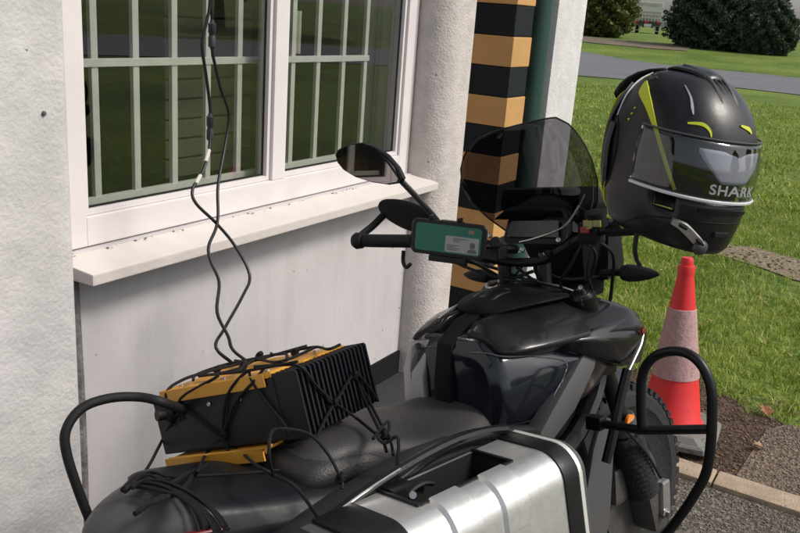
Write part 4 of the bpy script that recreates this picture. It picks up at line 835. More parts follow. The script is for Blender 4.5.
# windscreen
def screen_pt(s, t):
    # s -1..1 across, t 0..1 up
    w = np.interp(t, [0,.17,.33,.5,.67,.80,.90,.96,1], [.115,.170,.208,.222,.214,.195,.168,.142,.105]); ww = float(w)
    x = .022 + ww*s + .02*t; y = 1.165 - .10*t - .07*(s*s)*(ww/.2)
    z = 1.165 + .300*t - .008*s*s + .012*s*t*t
    return (x, y, z)
N1, N2 = 24, 18
g = G().add([screen_pt(-1+2*i/N1, j/N2) for j in range(N2+1) for i in range(N1+1)], [(j*(N1+1)+i, j*(N1+1)+i+1, (j+1)*(N1+1)+i+1, (j+1)*(N1+1)+i) for j in range(N2) for i in range(N1)])
bp('windscreen', g, 'smoke', smooth=True, solid=.004)
edge = [screen_pt(-1, j/18) for j in range(19)] + [screen_pt(-1+2*i/12, 1) for i in range(1,12)] + [screen_pt(1, 1-j/18) for j in range(19)]
bp('screen_edge', G().tube(edge, .0022, 6, 1), 'satin_black', smooth=True)
for s in (-.6,.6):
    p = Vector(screen_pt(s,.93 if s < 0 else .2)); bp('screen_screw', G().lathe([(.0,0),(.009,0),(.009,.004),(.0,.006)], p-Vector((0,.004,0)), (0,-1,.2), 12), 'satin_black', smooth=True)
# levers, cables and indicators at the front
rs_ = bp('brake_reservoir', G().lathe([(.0,0),(.024,0),(.024,.026),(.027,.027),(.027,.036),(.022,.038),(.0,.038)], (.275,1.0,1.205), (0,-.2,.98), 18), 'matte_black', smooth=True)
bp('sight_glass', G().lathe([(.0,0),(.013,0),(.013,.004),(.0,.005)], (.268,.977,1.213), (-.2,-.95,.1), 14), 'olive', rs_, smooth=True)
bp('sight_glass', G().box(.252,.30,.972,.978,1.206,1.222), 'olive', rs_, bevel=.002)
bp('brake_lever', G().tube([(.21,1.06,1.19),(.26,1.10,1.19),(.34,1.10,1.195),(.42,1.09,1.20)], .006, 8, 4), 'satin_black', smooth=True)
def ind(s, pts, label=None):
    i_ = bp('indicator', G().tube(pts, .010, 8, 2), 'rubber', smooth=True); return i_
iR = ind(1, [(.16,1.18,1.055),(.20,1.17,1.062),(.25,1.155,1.067)])
bp('indicator_lamp', G().lathe([(.0,-.004),(.020,-.002),(.023,.012),(.021,.04),(.014,.075),(.004,.10),(.0,.102)], (.245,1.155,1.066), (.99,-.03,.03), 18), 'rubber', iR, smooth=True)
iL = ind(-1, [(-.14,1.18,1.02),(-.18,1.17,1.022),(-.22,1.155,1.025)])
bp('indicator_lamp', G().lathe([(.0,-.004),(.018,-.002),(.021,.012),(.019,.04),(.014,.07),(.004,.095),(.0,.097)], (-.215,1.155,1.027), (-.99,-.03,.0), 18), 'rubber', iL, smooth=True)
for pts in ([(-.20,.93,1.15),(-.19,1.02,1.10),(-.12,1.10,1.06),(-.06,1.16,1.02)],[(.20,1.05,1.16),(.19,1.11,1.12),(.15,1.15,1.06),(.10,1.17,1.0),(.08,1.2,.95)],[(.23,1.04,1.17),(.235,1.12,1.12),(.205,1.16,1.04),(.17,1.2,.98)],[(-.16,.97,1.12),(-.13,1.05,1.07),(-.09,1.09,1.03)],[(-.02,1.05,1.08),(.05,1.04,1.05),(.10,1.08,1.03),(.13,1.14,1.0)],[(.02,1.07,1.07),(-.06,1.03,1.04),(-.11,1.08,1.02)]):
    bp('control_cable', G().tube(pts, .0048, 6, 5), 'cable', smooth=True)
for pts in ([(-.215,.905,1.15),(-.16,.99,1.085),(-.09,1.06,1.045),(-.05,1.14,.99)],[(-.205,.90,1.155),(-.15,.955,1.10),(-.075,1.01,1.06),(0,1.04,1.045),(.08,1.10,1.03)],[(.205,1.04,1.165),(.17,1.03,1.10),(.12,1.05,1.05),(.09,1.12,1.0)],[(.225,1.05,1.16),(.20,1.06,1.09),(.165,1.12,1.03),(.14,1.2,.95)],[(.16,1.17,1.05),(.10,1.12,1.045),(.05,1.10,1.06),(.02,1.12,1.09)],[(-.14,1.18,1.02),(-.10,1.13,1.035),(-.06,1.12,1.07)]):
    bp('control_cable', G().tube(pts, .0036, 6, 5), 'cable', smooth=True)
for x, y, z, r in ((-.145,.985,1.125,.012),(-.115,1.03,1.10,.010),(.095,1.04,1.125,.011),(.165,1.045,1.155,.013),(-.165,1.0,1.09,.009)):
    bp('cable_clip', G().lathe([(.0,-.006),(r*.8,-.005),(r,0),(r*.8,.005),(.0,.006)], (x,y,z), (.8,.3,.4), 12), 'matte_black', smooth=True)
bp('switch_button', G().box(-.222,-.198,.858,.866,1.172,1.184), 'chrome', bar, bevel=.002)
bp('switch_button', G().box(-.222,-.198,.858,.866,1.152,1.163), 'orange', bar, bevel=.002)
bp('kill_switch', G().box(.215,.238,1.012,1.021,1.185,1.20), 'red', bar, bevel=.002)
for s in (1,-1):
    for k in range(3): bp('yoke_bolt', G().lathe([(.0,0),(.008,0),(.008,.007),(.0,.008)], (s*(.06+.022*k),1.085,1.008), (0,-.3,.95), 6), 'chrome')
    bp('cap_slot', G().box(s*.150-.012,s*.150+.012,1.092,1.098,1.022,1.027), 'cast_alu')
    bp('adjuster', G().lathe([(.030,0),(.033,.002),(.033,.010),(.030,.012)], (s*.150,1.115,.975), (0,-.3,.95), 18), 'cast_alu', smooth=True)
bp('instrument_hood', G().rings([[(-.112,1.075,1.205),(-.085,1.09,1.232),(0,1.095,1.240),(.105,1.09,1.234),(.130,1.075,1.208),(.122,1.13,1.20),(-.105,1.13,1.20)],[(-.112,1.15,1.215),(-.085,1.15,1.245),(0,1.15,1.253),(.105,1.15,1.248),(.130,1.15,1.218),(.122,1.15,1.20),(-.105,1.15,1.20)]]), 'matte_black', smooth=True, bevel=.003)
bp('mount_knob', G().lathe([(.0,0),(.014,0),(.015,.006),(.015,.022),(.012,.026),(.0,.026)], (.03,.915,1.165), (.5,-.8,.3), 14), 'rubber', smooth=True)
bp('mount_ball', G().ellipsoid((-.03,.905,1.155), .014,.014,.014, 14, 10), 'rubber', smooth=True)
bp('mount_arm', G().tube([(-.02,1.05,1.13),(-.04,.96,1.145),(-.055,.875,1.17)], .012, 8, 3), 'satin_black', smooth=True)
bp('mount_clamp', G().box(-.045,.02,.93,.97,1.12,1.155), 'satin_black', bevel=.006)
for x, y, z in ((.035,1.03,1.135),(-.10,1.06,1.165),(.13,1.06,1.16),(.17,1.09,1.035)):
    bp('bolt', G().lathe([(.0,0),(.0065,0),(.0065,.007),(.004,.008),(.0,.008)], (x,y-.02,z), (0.3,-.8,.5), 10), 'chrome', smooth=True)
# engine guard hoop
for s in (1,):
    H = [(.345,.64),(.345,.693),(.346,.80),(.368,.872),(.422,.907),(.477,.909),(.515,.875),(.528,.818),(.521,.71),(.510,.634),(.468,.537),(.40,.42),(.30,.33),(.15,.27)]
    gd = bp('engine_guard', G().tube([(s*x,1.05,z) for x, z in [(.345,.70),(.346,.80),(.356,.850),(.385,.888),(.432,.908),(.475,.906),(.508,.880),(.527,.830),(.527,.76),(.523,.70),(.512,.635),(.49,.585),(.44,.50),(.38,.42),(.28,.35),(.15,.30)]], .0118, 12, 4), 'satin_black', smooth=True)
    bp('guard_crossbar', G().tube([(s*.20,1.05,.690),(s*.345,1.05,.697),(s*.518,1.05,.735)], .0115, 10, 1), 'satin_black', gd, smooth=True)
    bp('guard_mount', G().prism([(s*.19,1.035,.672),(s*.235,1.035,.675),(s*.235,1.035,.71),(s*.19,1.035,.708)], (0,.03,0)), 'satin_black', gd, bevel=.005)

# ============================================================ PANNIERS
def pannier(s, label, full=True):
    T = BIKE @ Matrix.Translation((s*.38,.35,.43))
    pn = thing('pannier', label, 'pannier', T)
    def pp(name, g, m, parent=None, **k): return part(name, g, m, parent or pn, BIKE, **k)
    xi, xo, zt, zb, r = .285, .452, .800, .42, .062
    def sec(d=0, drop=0):
        pts = [(xi, zt+d)]
        for k in range(9):
            a = pi/2*k/8; pts.append((xo-r+(r+d)*sin(a), zt-r+(r+d)*cos(a)))
        pts += [(xo+.012+d, .60), (xo+.016+d, zb+.03), (xo-.01+d, zb-d), (xi, zb-d)]
        return [(s*x, z-drop) for x, z in pts]
    def ext(y0, y1, d, taper=0):
        return G().rings([[(x,y0,z) for x, z in sec(d)], [(x,y1,z) for x, z in sec(d)]])
    y0, y1 = .125, .590
    # aluminium skin, with a real opening in its top for the handle well
    hx0, hx1, hy0, hy1 = .292, .386, .250, .500
    g = G(); S = sec(0); n = len(S)
    ys = [y0, hy0, hy1, y1]
    top_pts = [(s*xi, zt), (s*hx0, zt), (s*hx1, zt)] + S[1:]
    n = len(top_pts)
    vs = [(x, y, z) for y in ys for x, z in top_pts]; fs = []
    for j in range(3):
        for i in range(n):
            if j == 1 and i == 1: continue
            a, b = j*n+i, j*n+(i+1)%n; fs.append((a, b, b+n, a+n))
    fs.append(tuple(range(n))); fs.append(tuple(range(3*n, 4*n)))
    g.add(vs, fs)
    pp('case_shell', g, 'alu_case', smooth=True, angle=40)
    w = .012
    well = pp('handle_well', G().add([(s*hx0,hy0,zt-.001),(s*hx1,hy0,zt-.001),(s*hx1,hy1,zt-.001),(s*hx0,hy1,zt-.001),(s*(hx0+.006),hy0+.012,zt-.05),(s*(hx1-.006),hy0+.012,zt-.05),(s*(hx1-.006),hy1-.012,zt-.05),(s*(hx0+.006),hy1-.012,zt-.05)],
        [(0,1,5,4),(1,2,6,5),(2,3,7,6),(3,0,4,7),(4,5,6,7)]), 'matte_black')
    pp('well_rim', G().box(s*(hx0-.006),s*(hx1+.006),hy0-.007,hy0+.001,zt-.004,zt+.005).box(s*(hx0-.006),s*(hx1+.006),hy1-.001,hy1+.007,zt-.004,zt+.005).box(s*hx1,s*(hx1+.007),hy0,hy1,zt-.004,zt+.004), 'satin_black', well, bevel=.002)
    pp('lock', G().lathe([(.0,0),(.008,0),(.009,.005),(.007,.009),(.0,.009)], (s*.318,.300,.782), (s*.6,-.5,.5), 16), 'chrome', well, smooth=True)
    pp('latch', G().tube([(s*.312,.285,.776),(s*.312,.30,.790),(s*.312,.335,.794),(s*.312,.36,.785)], .006, 8, 3), 'satin_black', well, smooth=True)
    st_ = pp('sticker', G().prism([(s*.342,.275,.7515),(s*.376,.275,.7515),(s*.376,.325,.7515),(s*.342,.325,.7515)], (0,0,.001)), 'tape', well)
    pp('sticker_dot', G().lathe([(.0,0),(.006,0),(.006,.001),(.0,.001)], (s*.360,.30,.7527), (0,0,1), 14), 'red', st_)
    # embossed ribs over the corner
    for ya, yb in ((.275,.345),(.405,.475)):
        R_ = []
        for y, d in ((ya-.008,-.001),(ya,.0065),(yb-.004,.0065),(yb+.004,-.001)):
            row = []
            for k in range(11):
                a = pi/2*k/10; row.append((s*(xo-r+(r+d)*sin(a)), y, zt-r+(r+d)*cos(a)))
            row.append((s*(xo+.003+d), y, zt-r-.028)); row.append((s*(xo-.01), y, zt-r-.028)); row.append((s*(xo-r),y,zt-.03)); row.insert(0, (s*(xo-r-.001), y, zt+d))
            R_.append(row)
        pp('rib', G().rings(R_), 'alu_case', smooth=True, angle=40)
    # front trim: black band, silver strip, black end
    pp('corner_band', ext(y1-.004, y1+.042, .004), 'satin_black', smooth=True, angle=40, bevel=.002)
    pp('trim_strip', ext(y1+.0421, y1+.054, .005), 'alu_trim', smooth=True, angle=40, bevel=.002)
    pp('end_shell', ext(y1+.0541, y1+.072, -.002), 'matte_grey', smooth=True, angle=40)
    pp('corner_band', ext(y0-.035, y0+.055, .0045), 'satin_black', smooth=True, angle=40, bevel=.002)
    pp('end_shell', ext(y0-.06, y0-.0351, -.002), 'matte_grey', smooth=True, angle=40)
    pp('lid_frame', G().tube([(s*.276,.10,.775),(s*.276,.20,.802),(s*.276,.32,.822),(s*.276,.44,.832),(s*.278,.54,.828),(s*.28,.62,.812)], .010, 8, 4), 'satin_black', smooth=True)
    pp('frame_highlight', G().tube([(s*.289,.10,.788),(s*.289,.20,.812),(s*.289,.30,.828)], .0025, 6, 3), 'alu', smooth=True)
    pp('hinge_block', G().box(s*.262,s*.312,.255,.31,.775,.806), 'satin_black', bevel=.006)
    pp('catch', G().box(s*(xo+.004),s*(xo+.022),y1+.03,y1+.062,.54,.60), 'matte_black', bevel=.004)
pannier(1, 'silver aluminium pannier with black edge bands on the near side of the motorcycle')

NET[6] += [(0.077, -0.1037, -0.1672), (0.0804, -0.0842, -0.1825)]
NET[15] += [(0.1406, 0.0346, -0.1239)]
CABLE1[-1] = (-1.2978, 1.466, 0.8172); CABLE1.append((-1.2578, 1.4617, 0.7365)); CABLE2[-1] = (-1.2612, 1.4714, 0.8325); CABLE2.append((-1.2257, 1.4657, 0.75))
# ============================================================ CHARGER BOX (frame: u -0.398..0, w 0..0.275, v 0..0.132)
charger = thing('battery_charger', 'black finned power charger box with yellow plates strapped on the rear seat', 'charger', BOXF)
def xp(name, g, m, parent=None, **k): return part(name, g, m, parent or charger, BOXF, **k)
U, WW, V = -.398, .275, .132
xp('case', G().box(U+.002,-.058,.0,WW,.0,V-.004), 'fin_black', bevel=.005)
for k in range(18):
    w0 = .003+k*.01555
    xp('fin', G().prism([(-.062,w0,.0),(-.004,w0,.0),(0,w0,.004),(0,w0,V-.002),(-.004,w0,V+.003),(-.062,w0,V+.003)], (0,.0052,0)), 'fin_black')
xp('fin_core', G().box(-.060,-.016,.004,WW-.004,.003,V-.006), 'fin_black')
tp = xp('top_plate', G().prism([(U+.035,-.003,V-.0035),(-.068,-.003,V-.0035),(-.068,.10,V-.0035),(-.055,.11,V-.0035),(-.055,WW-.01,V-.0035),(U+.02,WW-.01,V-.0035)], (0,0,.0105)).box(U+.035,-.075,-.0065,-.0032,V-.020,V+.0068), 'yellow_plate', bevel=.0015)
for u, w in ((-.33,.03),(-.20,.02),(-.09,.03),(-.30,.2),(-.1,.22)): xp('plate_screw', G().lathe([(.0,0),(.006,0),(.006,.003),(.0,.004)], (u,w,V+.007), (0,0,1), 10), 'chrome', tp)
xp('bottom_plate', G().box(U+.03,-.10,-.026,.20,-.012,-.006).prism([(U+.035,-.026,-.005),(-.10,-.026,-.005),(-.085,-.04,-.010),(-.062,-.045,.004),(-.062,-.0415,.008),(-.095,-.032,-.001),(U+.035,-.022,-.001)], (0,0,-.004)).box(U+.03,-.10,-.030,-.026,-.030,-.003).box(U+.0,U+.05,-.034,-.030,-.034,-.029), 'yellow_plate', bevel=.001)
for ua, ub, zz in ((U+.08,U+.12,-.05),(-.12,-.06,-.03)): xp('plate_foot', G().box(ua,ub,.02,.2,zz,-.0122), 'fin_black')
for u in (-.235,-.150): xp('case_screw', G().lathe([(.0,0),(.005,0),(.005,.003),(.0,.004)], (u,-.0005,V-.036), (0,-1,0), 10), 'chrome')
xp('cable_gland', G().lathe([(.0,0),(.018,0),(.018,.008),(.012,.012),(.012,.03),(.0,.03)], (-.352,-.0005,.088), (-.35,-.9,.15), 16), 'rubber', smooth=True)
NET += [[(-.35,-.007,.06),(-.345,-.006,.13),(-.33,.03,.150),(-.30,.09,.153),(-.22,.20,.150),(-.15,.262,.152)],[(-.15,.01,.15),(-.20,.10,.155),(-.28,.18,.152),(-.36,.25,.15)],[(-.06,.06,.150),(-.12,.14,.155),(-.20,.20,.152),(-.26,.265,.15)],[(.006,.0959,.043),(.006,.05,.090),(.0,.02,.138),(-.05,.01,.15),(-.12,.03,.152)],[(-.09,.03,.15),(-.10,-.006,.128),(-.16,-.007,.09),(-.214,-.007,.028)]]
net = thing('bungee_net', 'black elastic cord net knotted over the yellow topped charger box', 'cargo net', BOXF)
for c in NET: part('cord', G().tube(c, .0034, 6, 5), 'cord', net, BOXF, smooth=True)
def knot(p, r): 
    g = G(); p = Vector(p)
    for q in range(3):
        a = q*1.1; g.tube([p+Vector((cos(t+a)*r, sin(t)*r*.8, sin(t+a*2)*r*.7)) for t in [k*2*pi/9 for k in range(10)]], .0036, 6, 2)
    return g
for p in ((.118,.075,-.028),(.006,.0959,.043),(.006,.19,.079),(-.31,.13,.150),(-.30,.27,.15),(-.19,.075,.15),(-.214,-.006,.028),(.105,-.078,-.062),(-.14,.2,.15)):
    part('knot', knot(p, .008), 'cord', net, BOXF, smooth=True)
tied = thing('tie_cord', 'bundle of black cord wrapped around the glossy tail of the motorcycle', 'cord', BIKE @ Matrix.Translation((.05,-.08,.86)))
for c in BUNDLE: part('cord', G().tube(c, .0048, 6, 5), 'cord', tied, BIKE, smooth=True)
for c in BUNDLE[:3]: part('cord', G().tube([(x+.008,y+.010,z+.004) for x, y, z in c], .0035, 6, 5), 'cord', tied, BIKE, smooth=True)
solo('charging_cable', G().tube(THICK, .0098, 14, 5), 'rubber', 'thick black cable looping out of the end of the charger box', 'cable', base=THICK[0], smooth=True)

# ============================================================ HANGING CABLES
def hang(pts, label, conns):
    top = Vector(pts[0]); P = [(top.x-.10, top.y-.01, 2.62), (top.x-.02, top.y, 2.3)] + list(pts)
    t = thing('power_cable', label, 'cable', Matrix.Translation(top))
    part('cord', G().tube(P, .0043, 8, 5), 'cable', t, ID, smooth=True)
    for a, b, w, m in conns:
        a, b = Vector(a), Vector(b); d = b-a
        part('plug', G().tube([a, a+d*.08, a+d*.12, a+d*.42, a+d*.46, a+d*.54, a+d*.58, a+d*.88, a+d*.92, b], [w*.45,w*.6,w,w,w*.8,w*.8,w,w,w*.6,w*.45], 10, 1), m, t, ID, smooth=True)
hang(CABLE1, 'thin black cable with white tape hanging left in front of the window', [(*CONN[1], .0098, 'connector')])
hang(CABLE2, 'thin black cable with an upper plug hanging right in front of the window', [(*CONN[0], .0105, 'connector')])
a, b = Vector(CONN[2][0]), Vector(CONN[2][1])
tapeo = [o for o in bpy.data.objects if o.name == 'power_cable'][0]
i0 = 8
for q0, q1 in ((.0,.35),(.7,1.0)):
    A = Vector(CABLE1[7]).lerp(Vector(CABLE1[9]), q0); B = Vector(CABLE1[7]).lerp(Vector(CABLE1[9]), q1)
    if q0 == 0: A, B = Vector(CABLE1[7]), Vector(CABLE1[7]).lerp(Vector(CABLE1[8]), .55)
    else: A, B = Vector(CABLE1[8]).lerp(Vector(CABLE1[9]), .25), Vector(CABLE1[8]).lerp(Vector(CABLE1[9]), .7)
    part('tape_band', G().tube([A, B], .0056, 8, 1), 'tape', tapeo, ID, smooth=True)
part('cable_hook', G().tube([(-1.93,1.72,2.62),(-1.76,1.725,2.62),(-1.75,1.725,2.66)], .006, 8, 1), 'alu', house, ID, smooth=True)

# ============================================================ PHONE
PC = BIKE @ Vector((-.052,.823,1.186))
to_cam = (Vector((0,0,1.7)) - PC).normalized()
nrm = (to_cam + Vector((-.25,-.25,-.12))).normalized()
xr = Vector((-nrm.y, nrm.x, 0)).normalized(); yu = nrm.cross(xr)
rr = Matrix.Rotation(radians(2.6), 3, nrm); xr = rr @ xr; yu = rr @ yu
PM = Matrix(((xr.x,yu.x,nrm.x,PC.x),(xr.y,yu.y,nrm.y,PC.y),(xr.z,yu.z,nrm.z,PC.z),(0,0,0,1)))
ph = thing('phone', 'phone in a chunky black case on the handlebar showing a green screen', 'phone', PM)
def fp(name, g, m, parent=None, **k): return part(name, g, m, parent or ph, PM, **k)
def rrect(w, h, r, z, cx=0, cy=0, n=5):
    out = []
    for sx, sy, a0 in ((1,1,0),(-1,1,90),(-1,-1,180),(1,-1,270)):
        for k in range(n+1): a = radians(a0+90*k/n); out.append((cx+sx*(w-r)+r*cos(a), cy+sy*(h-r)+r*sin(a), z))
    return out
fp('case', G().rings([rrect(.092,.040,.014,-.016),rrect(.098,.044,.016,-.012),rrect(.100,.0455,.016,-.004),rrect(.098,.044,.015,0),rrect(.088,.036,.009,.0005)]), 'satin_black', smooth=True)
sc_ = fp('screen', G().rings([rrect(.087,.035,.009,.0006),rrect(.087,.035,.009,.0018)]), 'screen_green')
card = fp('id_card', G().rings([rrect(.044,.0205,.003,.0019,.038,-.011),rrect(.044,.0205,.003,.0024,.038,-.011)]), 'screen_card', sc_)
g = G()
for x0, x1, y in ((.014,.052,.0045),(.014,.036,.0008),(.014,.030,-.0035),(-.001,.030,-.0135),(-.001,.020,-.0175),(-.001,.034,-.0215),(-.001,.026,-.0255)): g.box(x0, x1, y-.0009, y+.0009, .0025, .0027)
fp('card_text', g, 'dark_text', sc_)
fp('portrait', G().rings([rrect(.0065,.008,.006,.0025,.066,-.010),rrect(.0065,.008,.006,.0028,.066,-.010)]).add([(.053,-.029,.0026),(.079,-.029,.0026),(.0765,-.0215,.0026),(.070,-.019,.0026),(.062,-.019,.0026),(.0555,-.0215,.0026)],[(0,1,2,3,4,5)]), 'dark_text', sc_)
fp('app_logo', G().rings([rrect(.0075,.005,.002,.0019,.060,.024),rrect(.0075,.005,.002,.0023,.060,.024)]), 'screen_pink', sc_)
fp('holder', G().box(-.05,.05,-.062,-.0465,-.02,-.004).box(-.055,-.045,.046,.056,-.02,.002).box(.02,.03,.046,.056,-.02,.002).box(-.03,.03,-.045,.045,-.034,-.0165), 'satin_black', bevel=.003)

# ============================================================ HELMET (x right, y face forward, z up)
HC = Vector((-.395, 1.71, 1.462))
HA = radians(-128)      # facing direction in the ground plane
hf = Vector((cos(radians(-33)), sin(radians(-33)), 0))
HM0 = Matrix(((-hf.y*-1*-1,hf.x,0,0),(0,hf.y,0,0),(0,0,1,0),(0,0,0,1)))
hr = Vector((hf.y, -hf.x, 0))      # wearer's right hand side
HM = Matrix(((hr.x,hf.x,0,HC.x),(hr.y,hf.y,0,HC.y),(hr.z,hf.z,1,HC.z),(0,0,0,1))) @ Matrix.Scale(.93, 4) @ Matrix.Rotation(radians(-4), 4, 'X') @ Matrix.Rotation(radians(-4), 4, 'Y')
helmet = thing('helmet', 'black full face helmet with neon yellow stripes and clear visor hung on the handlebar', 'helmet', HM)
def ep(name, g, m, parent=None, **k): return part(name, g, m, parent or helmet, HM, **k)
#      z,   half width, front, back, centre shift
HPR = [(-.168,.075,.148,.055),(-.164,.092,.160,.085),(-.152,.104,.168,.105),(-.122,.116,.172,.125),(-.09,.125,.172,.143),(-.04,.132,.166,.158),(.01,.136,.160,.166),(.06,.132,.148,.166),(.10,.120,.128,.152),(.135,.098,.100,.126),(.160,.068,.066,.090),(.173,.035,.034,.048),(.177,.006,.006,.008)]
def hs_pt(th, z, off=0.0):
    """th from +y (face) towards +x (wearer's right)"""
    zs_ = [p[0] for p in HPR]
    a = np.interp(z, zs_, [p[1] for p in HPR])+off; f = np.interp(z, zs_, [p[2] for p in HPR])+off; b = np.interp(z, zs_, [p[3] for p in HPR])+off
    c, s_ = cos(th), sin(th); e = .88
    cc = math.copysign(abs(c)**e, c); ss = math.copysign(abs(s_)**e, s_)
    return Vector((a*ss, (f if c > 0 else b)*cc, z))
NT = 72
zl = [-.168,-.164,-.152,-.135,-.115,-.09,-.072,-.055,-.035,-.01,.015,.035,.05,.065,.085,.105,.125,.143,.158,.168,.175,.177]
def port(th, z):
    th = (th+pi) % (2*pi) - pi; a = abs(degrees(th))
    if 118 < a and z < -.140 + (a-118)*.0006: return True
    if 47 < a < 66 and -.095 <= z < -.03: return True
    return a < 58 and -.055 <= z < .050
def degrees(x): return x*180/pi
g = G(); g.v = [tuple(hs_pt(2*pi*i/NT, z)) for z in zl for i in range(NT)]
for j in range(len(zl)-1):
    zm = (zl[j]+zl[j+1])/2
    for i in range(NT):
        if port(2*pi*(i+.5)/NT, zm): continue
        g.f.append((j*NT+i, j*NT+(i+1)%NT, (j+1)*NT+(i+1)%NT, (j+1)*NT+i))
g.f.append(tuple((len(zl)-1)*NT+i for i in range(NT)))
shell = ep('shell', g, 'helmet_shell', smooth=True, solid=.012, angle=60)
gl_ = G(); gl_.v = [tuple(hs_pt(2*pi*i/36, z, -.016)) for z in (-.06,-.03,.0,.04,.08,.12,.15,.165) for i in range(36)]
for j in range(7):
    for i in range(36):
        th = 2*pi*(i+.5)/36; a = abs(degrees((th+pi)%(2*pi)-pi))
        if a < 62 and j < 4: continue
        gl_.f.append((j*36+i, j*36+(i+1)%36, (j+1)*36+(i+1)%36, (j+1)*36+i))
ep('lining', gl_, 'lining', smooth=True, solid=.018)
def strip(path, w, off, th=.0015):
    """ribbon on the shell: path of (deg, z)"""
    P = [hs_pt(radians(a), z, off) for a, z in path]; P = catmull(P, 4); L = []; W_ = w if isinstance(w, (list, tuple)) else [w]*len(path)
    rs = []
    for i, p in enumerate(P):
        t = (P[min(i+1,len(P)-1)]-P[max(i-1,0)]).normalized(); nn = Vector((p.x, p.y, p.z*.6)).normalized(); b = t.cross(nn).normalized()
        ww = np.interp(i/(len(P)-1), [k/(len(W_)-1) for k in range(len(W_))], W_)
        rs.append([p+b*ww, p+nn*th+b*ww*.9, p+nn*th-b*ww*.9, p-b*ww, p-nn*.006])
    return G().rings(rs)
# wearer's right side is what the camera sees
ep('stripe', strip([(110,.138),(101,.122),(86,.097),(72,.060),(57,.0),(47,-.045)], [.003,.013,.008,.0042,.0038,.003], .0005), 'neon', shell, smooth=True)
ep('stripe', strip([(46,.083),(33,.086),(26,.078),(24,.066)], [.002,.004,.003,.001], .001), 'neon', shell, smooth=True)
ep('stripe', strip([(-18,.080),(-14,.088),(-4,.093)], [.002,.005,.002], .001), 'neon', shell, smooth=True)
ep('stripe', strip([(150,.115),(148,.09),(146,.06),(143,.0),(138,-.06),(128,-.13),(118,-.175)], [.006,.003,.002,.0015,.002,.002,.002], .001), 'neon', shell, smooth=True)
ep('stripe', strip([(-104,.140),(-97,.122),(-85,.095),(-76,.055),(-66,.0),(-57,-.045)], [.005,.013,.010,.0045,.004,.003], .0005), 'neon', shell, smooth=True)
ep('shell_panel', strip([(134,.125),(122,.10),(124,.04),(122,-.03),(116,-.09)], [.004,.012,.018,.016,.006], .001, .004), 'helmet_grey', shell, smooth=True)
ep('cheek_pod', strip([(112,.045),(114,.0),(114,-.05),(112,-.08)], [.008,.020,.022,.008], .001, .007), 'helmet_grey', shell, smooth=True)
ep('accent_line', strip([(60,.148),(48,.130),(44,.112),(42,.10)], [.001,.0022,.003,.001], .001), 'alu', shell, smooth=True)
for k in range(3): ep('side_dot', G().ellipsoid(hs_pt(radians(96), .085-k*.012, .001), .0025,.0025,.0025, 8, 6), 'neon', shell, smooth=True)
# crown ridges and vents
for x, w in ((-.022,.005),(-.008,.004),(.008,.004),(.022,.005)):
    P = [(x*(1-.25*k/5), y, z) for k, (y, z) in enumerate(((.118,.098),(.100,.125),(.075,.150),(.045,.168),(.010,.178),(-.03,.180)))]
    ep('crown_ridge', G().tube(P, w, 8, 4), 'helmet_grey' if abs(x) > .01 else 'helmet_shell', smooth=True)
ep('crown_vent', G().rings([[(x*w, y, z+h*(1-abs(x)**1.5)) for x, h in ((-1,0),(-.7,.010),(0,.016),(.7,.010),(1,0),(0,-.01))] for y, w, z in ((.055,.030,.160),(.035,.046,.170),(.0,.052,.174),(-.045,.050,.172),(-.065,.042,.164))]), 'helmet_shell', smooth=True, sub=1)
ep('rear_spoiler', G().rings([[(x*w, y-.02*(x*x), z+h*(1-x*x)) for x, h in ((-1,-.01),(-.6,.008),(0,.014),(.6,.008),(1,-.01),(0,-.02))] for y, w, z in ((-.05,.06,.168),(-.10,.085,.150),(-.145,.09,.115),(-.172,.075,.075))]), 'helmet_shell', smooth=True, sub=1)
ep('seam_and_highlight', strip([(120,.075),(108,.05),(101,.01),(102,-.04),(110,-.085),(124,-.10)], .0014, .0005, .001), 'rubber', shell, smooth=True)
ep('seam_and_highlight', strip([(140,.155),(128,.135),(118,.10),(112,.06)], .0012, .0005, .001), 'alu', shell, smooth=True)  # highlight along the shell edge, laid on as a bright strip
ep('stripe', strip([(126,.150),(136,.10),(140,.05),(138,.0)], [.001,.006,.003,.001], .001), 'neon', shell, smooth=True)
ep('stripe', strip([(112,-.06),(116,-.10),(122,-.125)], [.001,.002,.001], .001), 'neon', shell, smooth=True)
ep('shell_facet', strip([(118,.155),(112,.148),(104,.150)], [.002,.010,.002], .001, .002), 'helmet_grey', shell, smooth=True)
ep('vent_slot', G().box(-.020,.020,.166,.177,-.125,-.113), 'rubber', bevel=.003)
# chin latch
ep('chin_seam', strip([(88,-.150),(70,-.118),(50,-.104),(25,-.098),(0,-.096),(-25,-.098),(-50,-.104),(-70,-.118),(-88,-.150)], .0016, .0005, .001), 'rubber', shell, smooth=True)
ep('chin_vent', strip([(26,-.075),(12,-.074),(-12,-.074),(-26,-.075)], [.004,.007,.007,.004], .001, .004), 'rubber', shell, smooth=True)
ep('chin_latch', strip([(46,-.105),(36,-.112),(22,-.135),(14,-.145)], [.006,.0095,.0095,.005], .004, .006), 'alu', smooth=True)
ep('latch_button', strip([(40,-.108),(34,-.113)], [.003,.003], .012, .004), 'rubber', smooth=True)
ep('latch_button', strip([(24,-.132),(18,-.139)], [.003,.003], .012, .004), 'rubber', smooth=True)
ep('vent_pod', G().ellipsoid(hs_pt(radians(18), -.148, .006), .018,.012,.016, 14, 8), 'helmet_grey', smooth=True)
ep('chin_strap', G().tube([(.07,.02,-.17),(.075,.03,-.20),(.065,.035,-.225),(.06,.045,-.235)], .007, 6, 4, flat=.4), 'rubber', smooth=True)
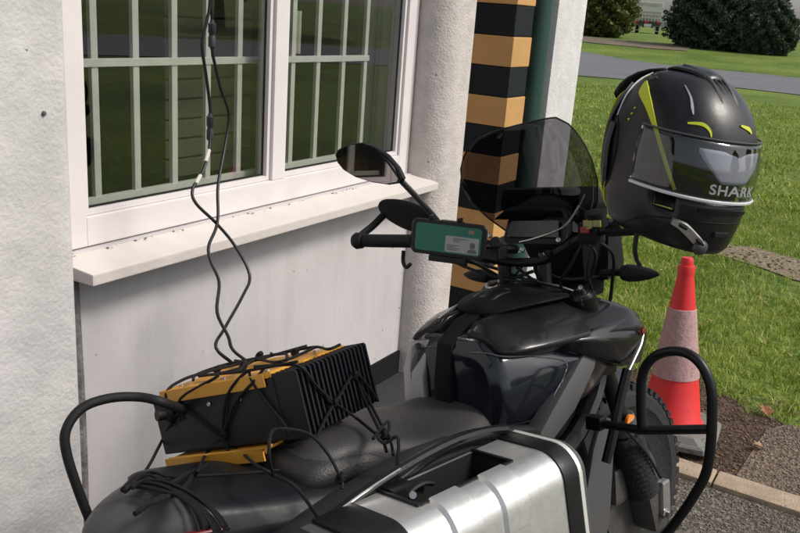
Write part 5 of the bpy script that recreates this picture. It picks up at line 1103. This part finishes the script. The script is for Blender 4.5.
# visor
vz = [-.052+ (.062+.052)*k/12 for k in range(13)]; va = [radians(-82+164*k/48) for k in range(49)]
g = G(); 
def vis_pt(a, z, off=0):
    q = (z+.0)/.065; return hs_pt(a, z, .010 + off - .002*q*q)
g.v = [tuple(vis_pt(a, z)) for z in vz for a in va]
for j in range(12):
    for i in range(48): g.f.append((j*49+i, j*49+i+1, (j+1)*49+i+1, (j+1)*49+i))
vis = ep('visor', g, 'visor', smooth=True, solid=.0025)
ep('visor_edge', G().tube([vis_pt(a, -.053, .001) for a in va[::2]], .0036, 6, 1), 'visor_lip', vis, smooth=True)
ep('visor_edge', G().tube([vis_pt(a, .063, .0) for a in va[::2]], .0022, 6, 1), 'helmet_grey', vis, smooth=True)
# inner V-shaped grey nose shape behind the visor and the lettering on it
ng = G()
for j in range(9):
    z = .044 - j*.0078; h = 33 - 26*max(0, (j-1)/8)**1.1
    for i in range(13): a = h*(i/6-1); ng.v.append(tuple(vis_pt(radians(a), z - .010*max(0, 1-abs(a)/12)*(j == 0), -.005)))
for j in range(8):
    for i in range(12): ng.f.append((j*13+i, j*13+i+1, (j+1)*13+i+1, (j+1)*13+i))
ep('nose_guard', ng, 'logo', vis, solid=.001, smooth=True)
cu = bpy.data.curves.new('t', 'FONT'); cu.body = 'SHARK'; cu.size = .027; cu.align_x = 'CENTER'; cu.align_y = 'CENTER'; cu.extrude = 0; cu.space_character = 1.1; cu.offset = .0006
to = bpy.data.objects.new('t', cu); COL.objects.link(to); dg = bpy.context.evaluated_depsgraph_get(); dg.update()
me = to.to_mesh(); tv = [v.co.copy() for v in me.vertices]; tf = [tuple(p.vertices) for p in me.polygons]; to.to_mesh_clear(); bpy.data.objects.remove(to)
bmt = bmesh.new(); 
for v in tv: bmt.verts.new(v)
bmt.verts.ensure_lookup_table()
for f in tf:
    try: bmt.faces.new([bmt.verts[i] for i in f])
    except Exception: pass
bmesh.ops.subdivide_edges(bmt, edges=[e for e in bmt.edges if e.calc_length() > .006], cuts=2, use_grid_fill=True); bmesh.ops.triangulate(bmt, faces=bmt.faces)
bmt.verts.index_update()
g = G(); g.v = [tuple(vis_pt(-v.co.x*1.35/.17*-1 if False else (v.co.x*1.35/.165)*-1*-1*-1, v.co.y-.030, .0015)) for v in bmt.verts]; g.f = [tuple(v.index for v in f.verts) for f in bmt.faces]; bmt.free()
ep('lettering', g, 'lettering', vis, solid=.0006)
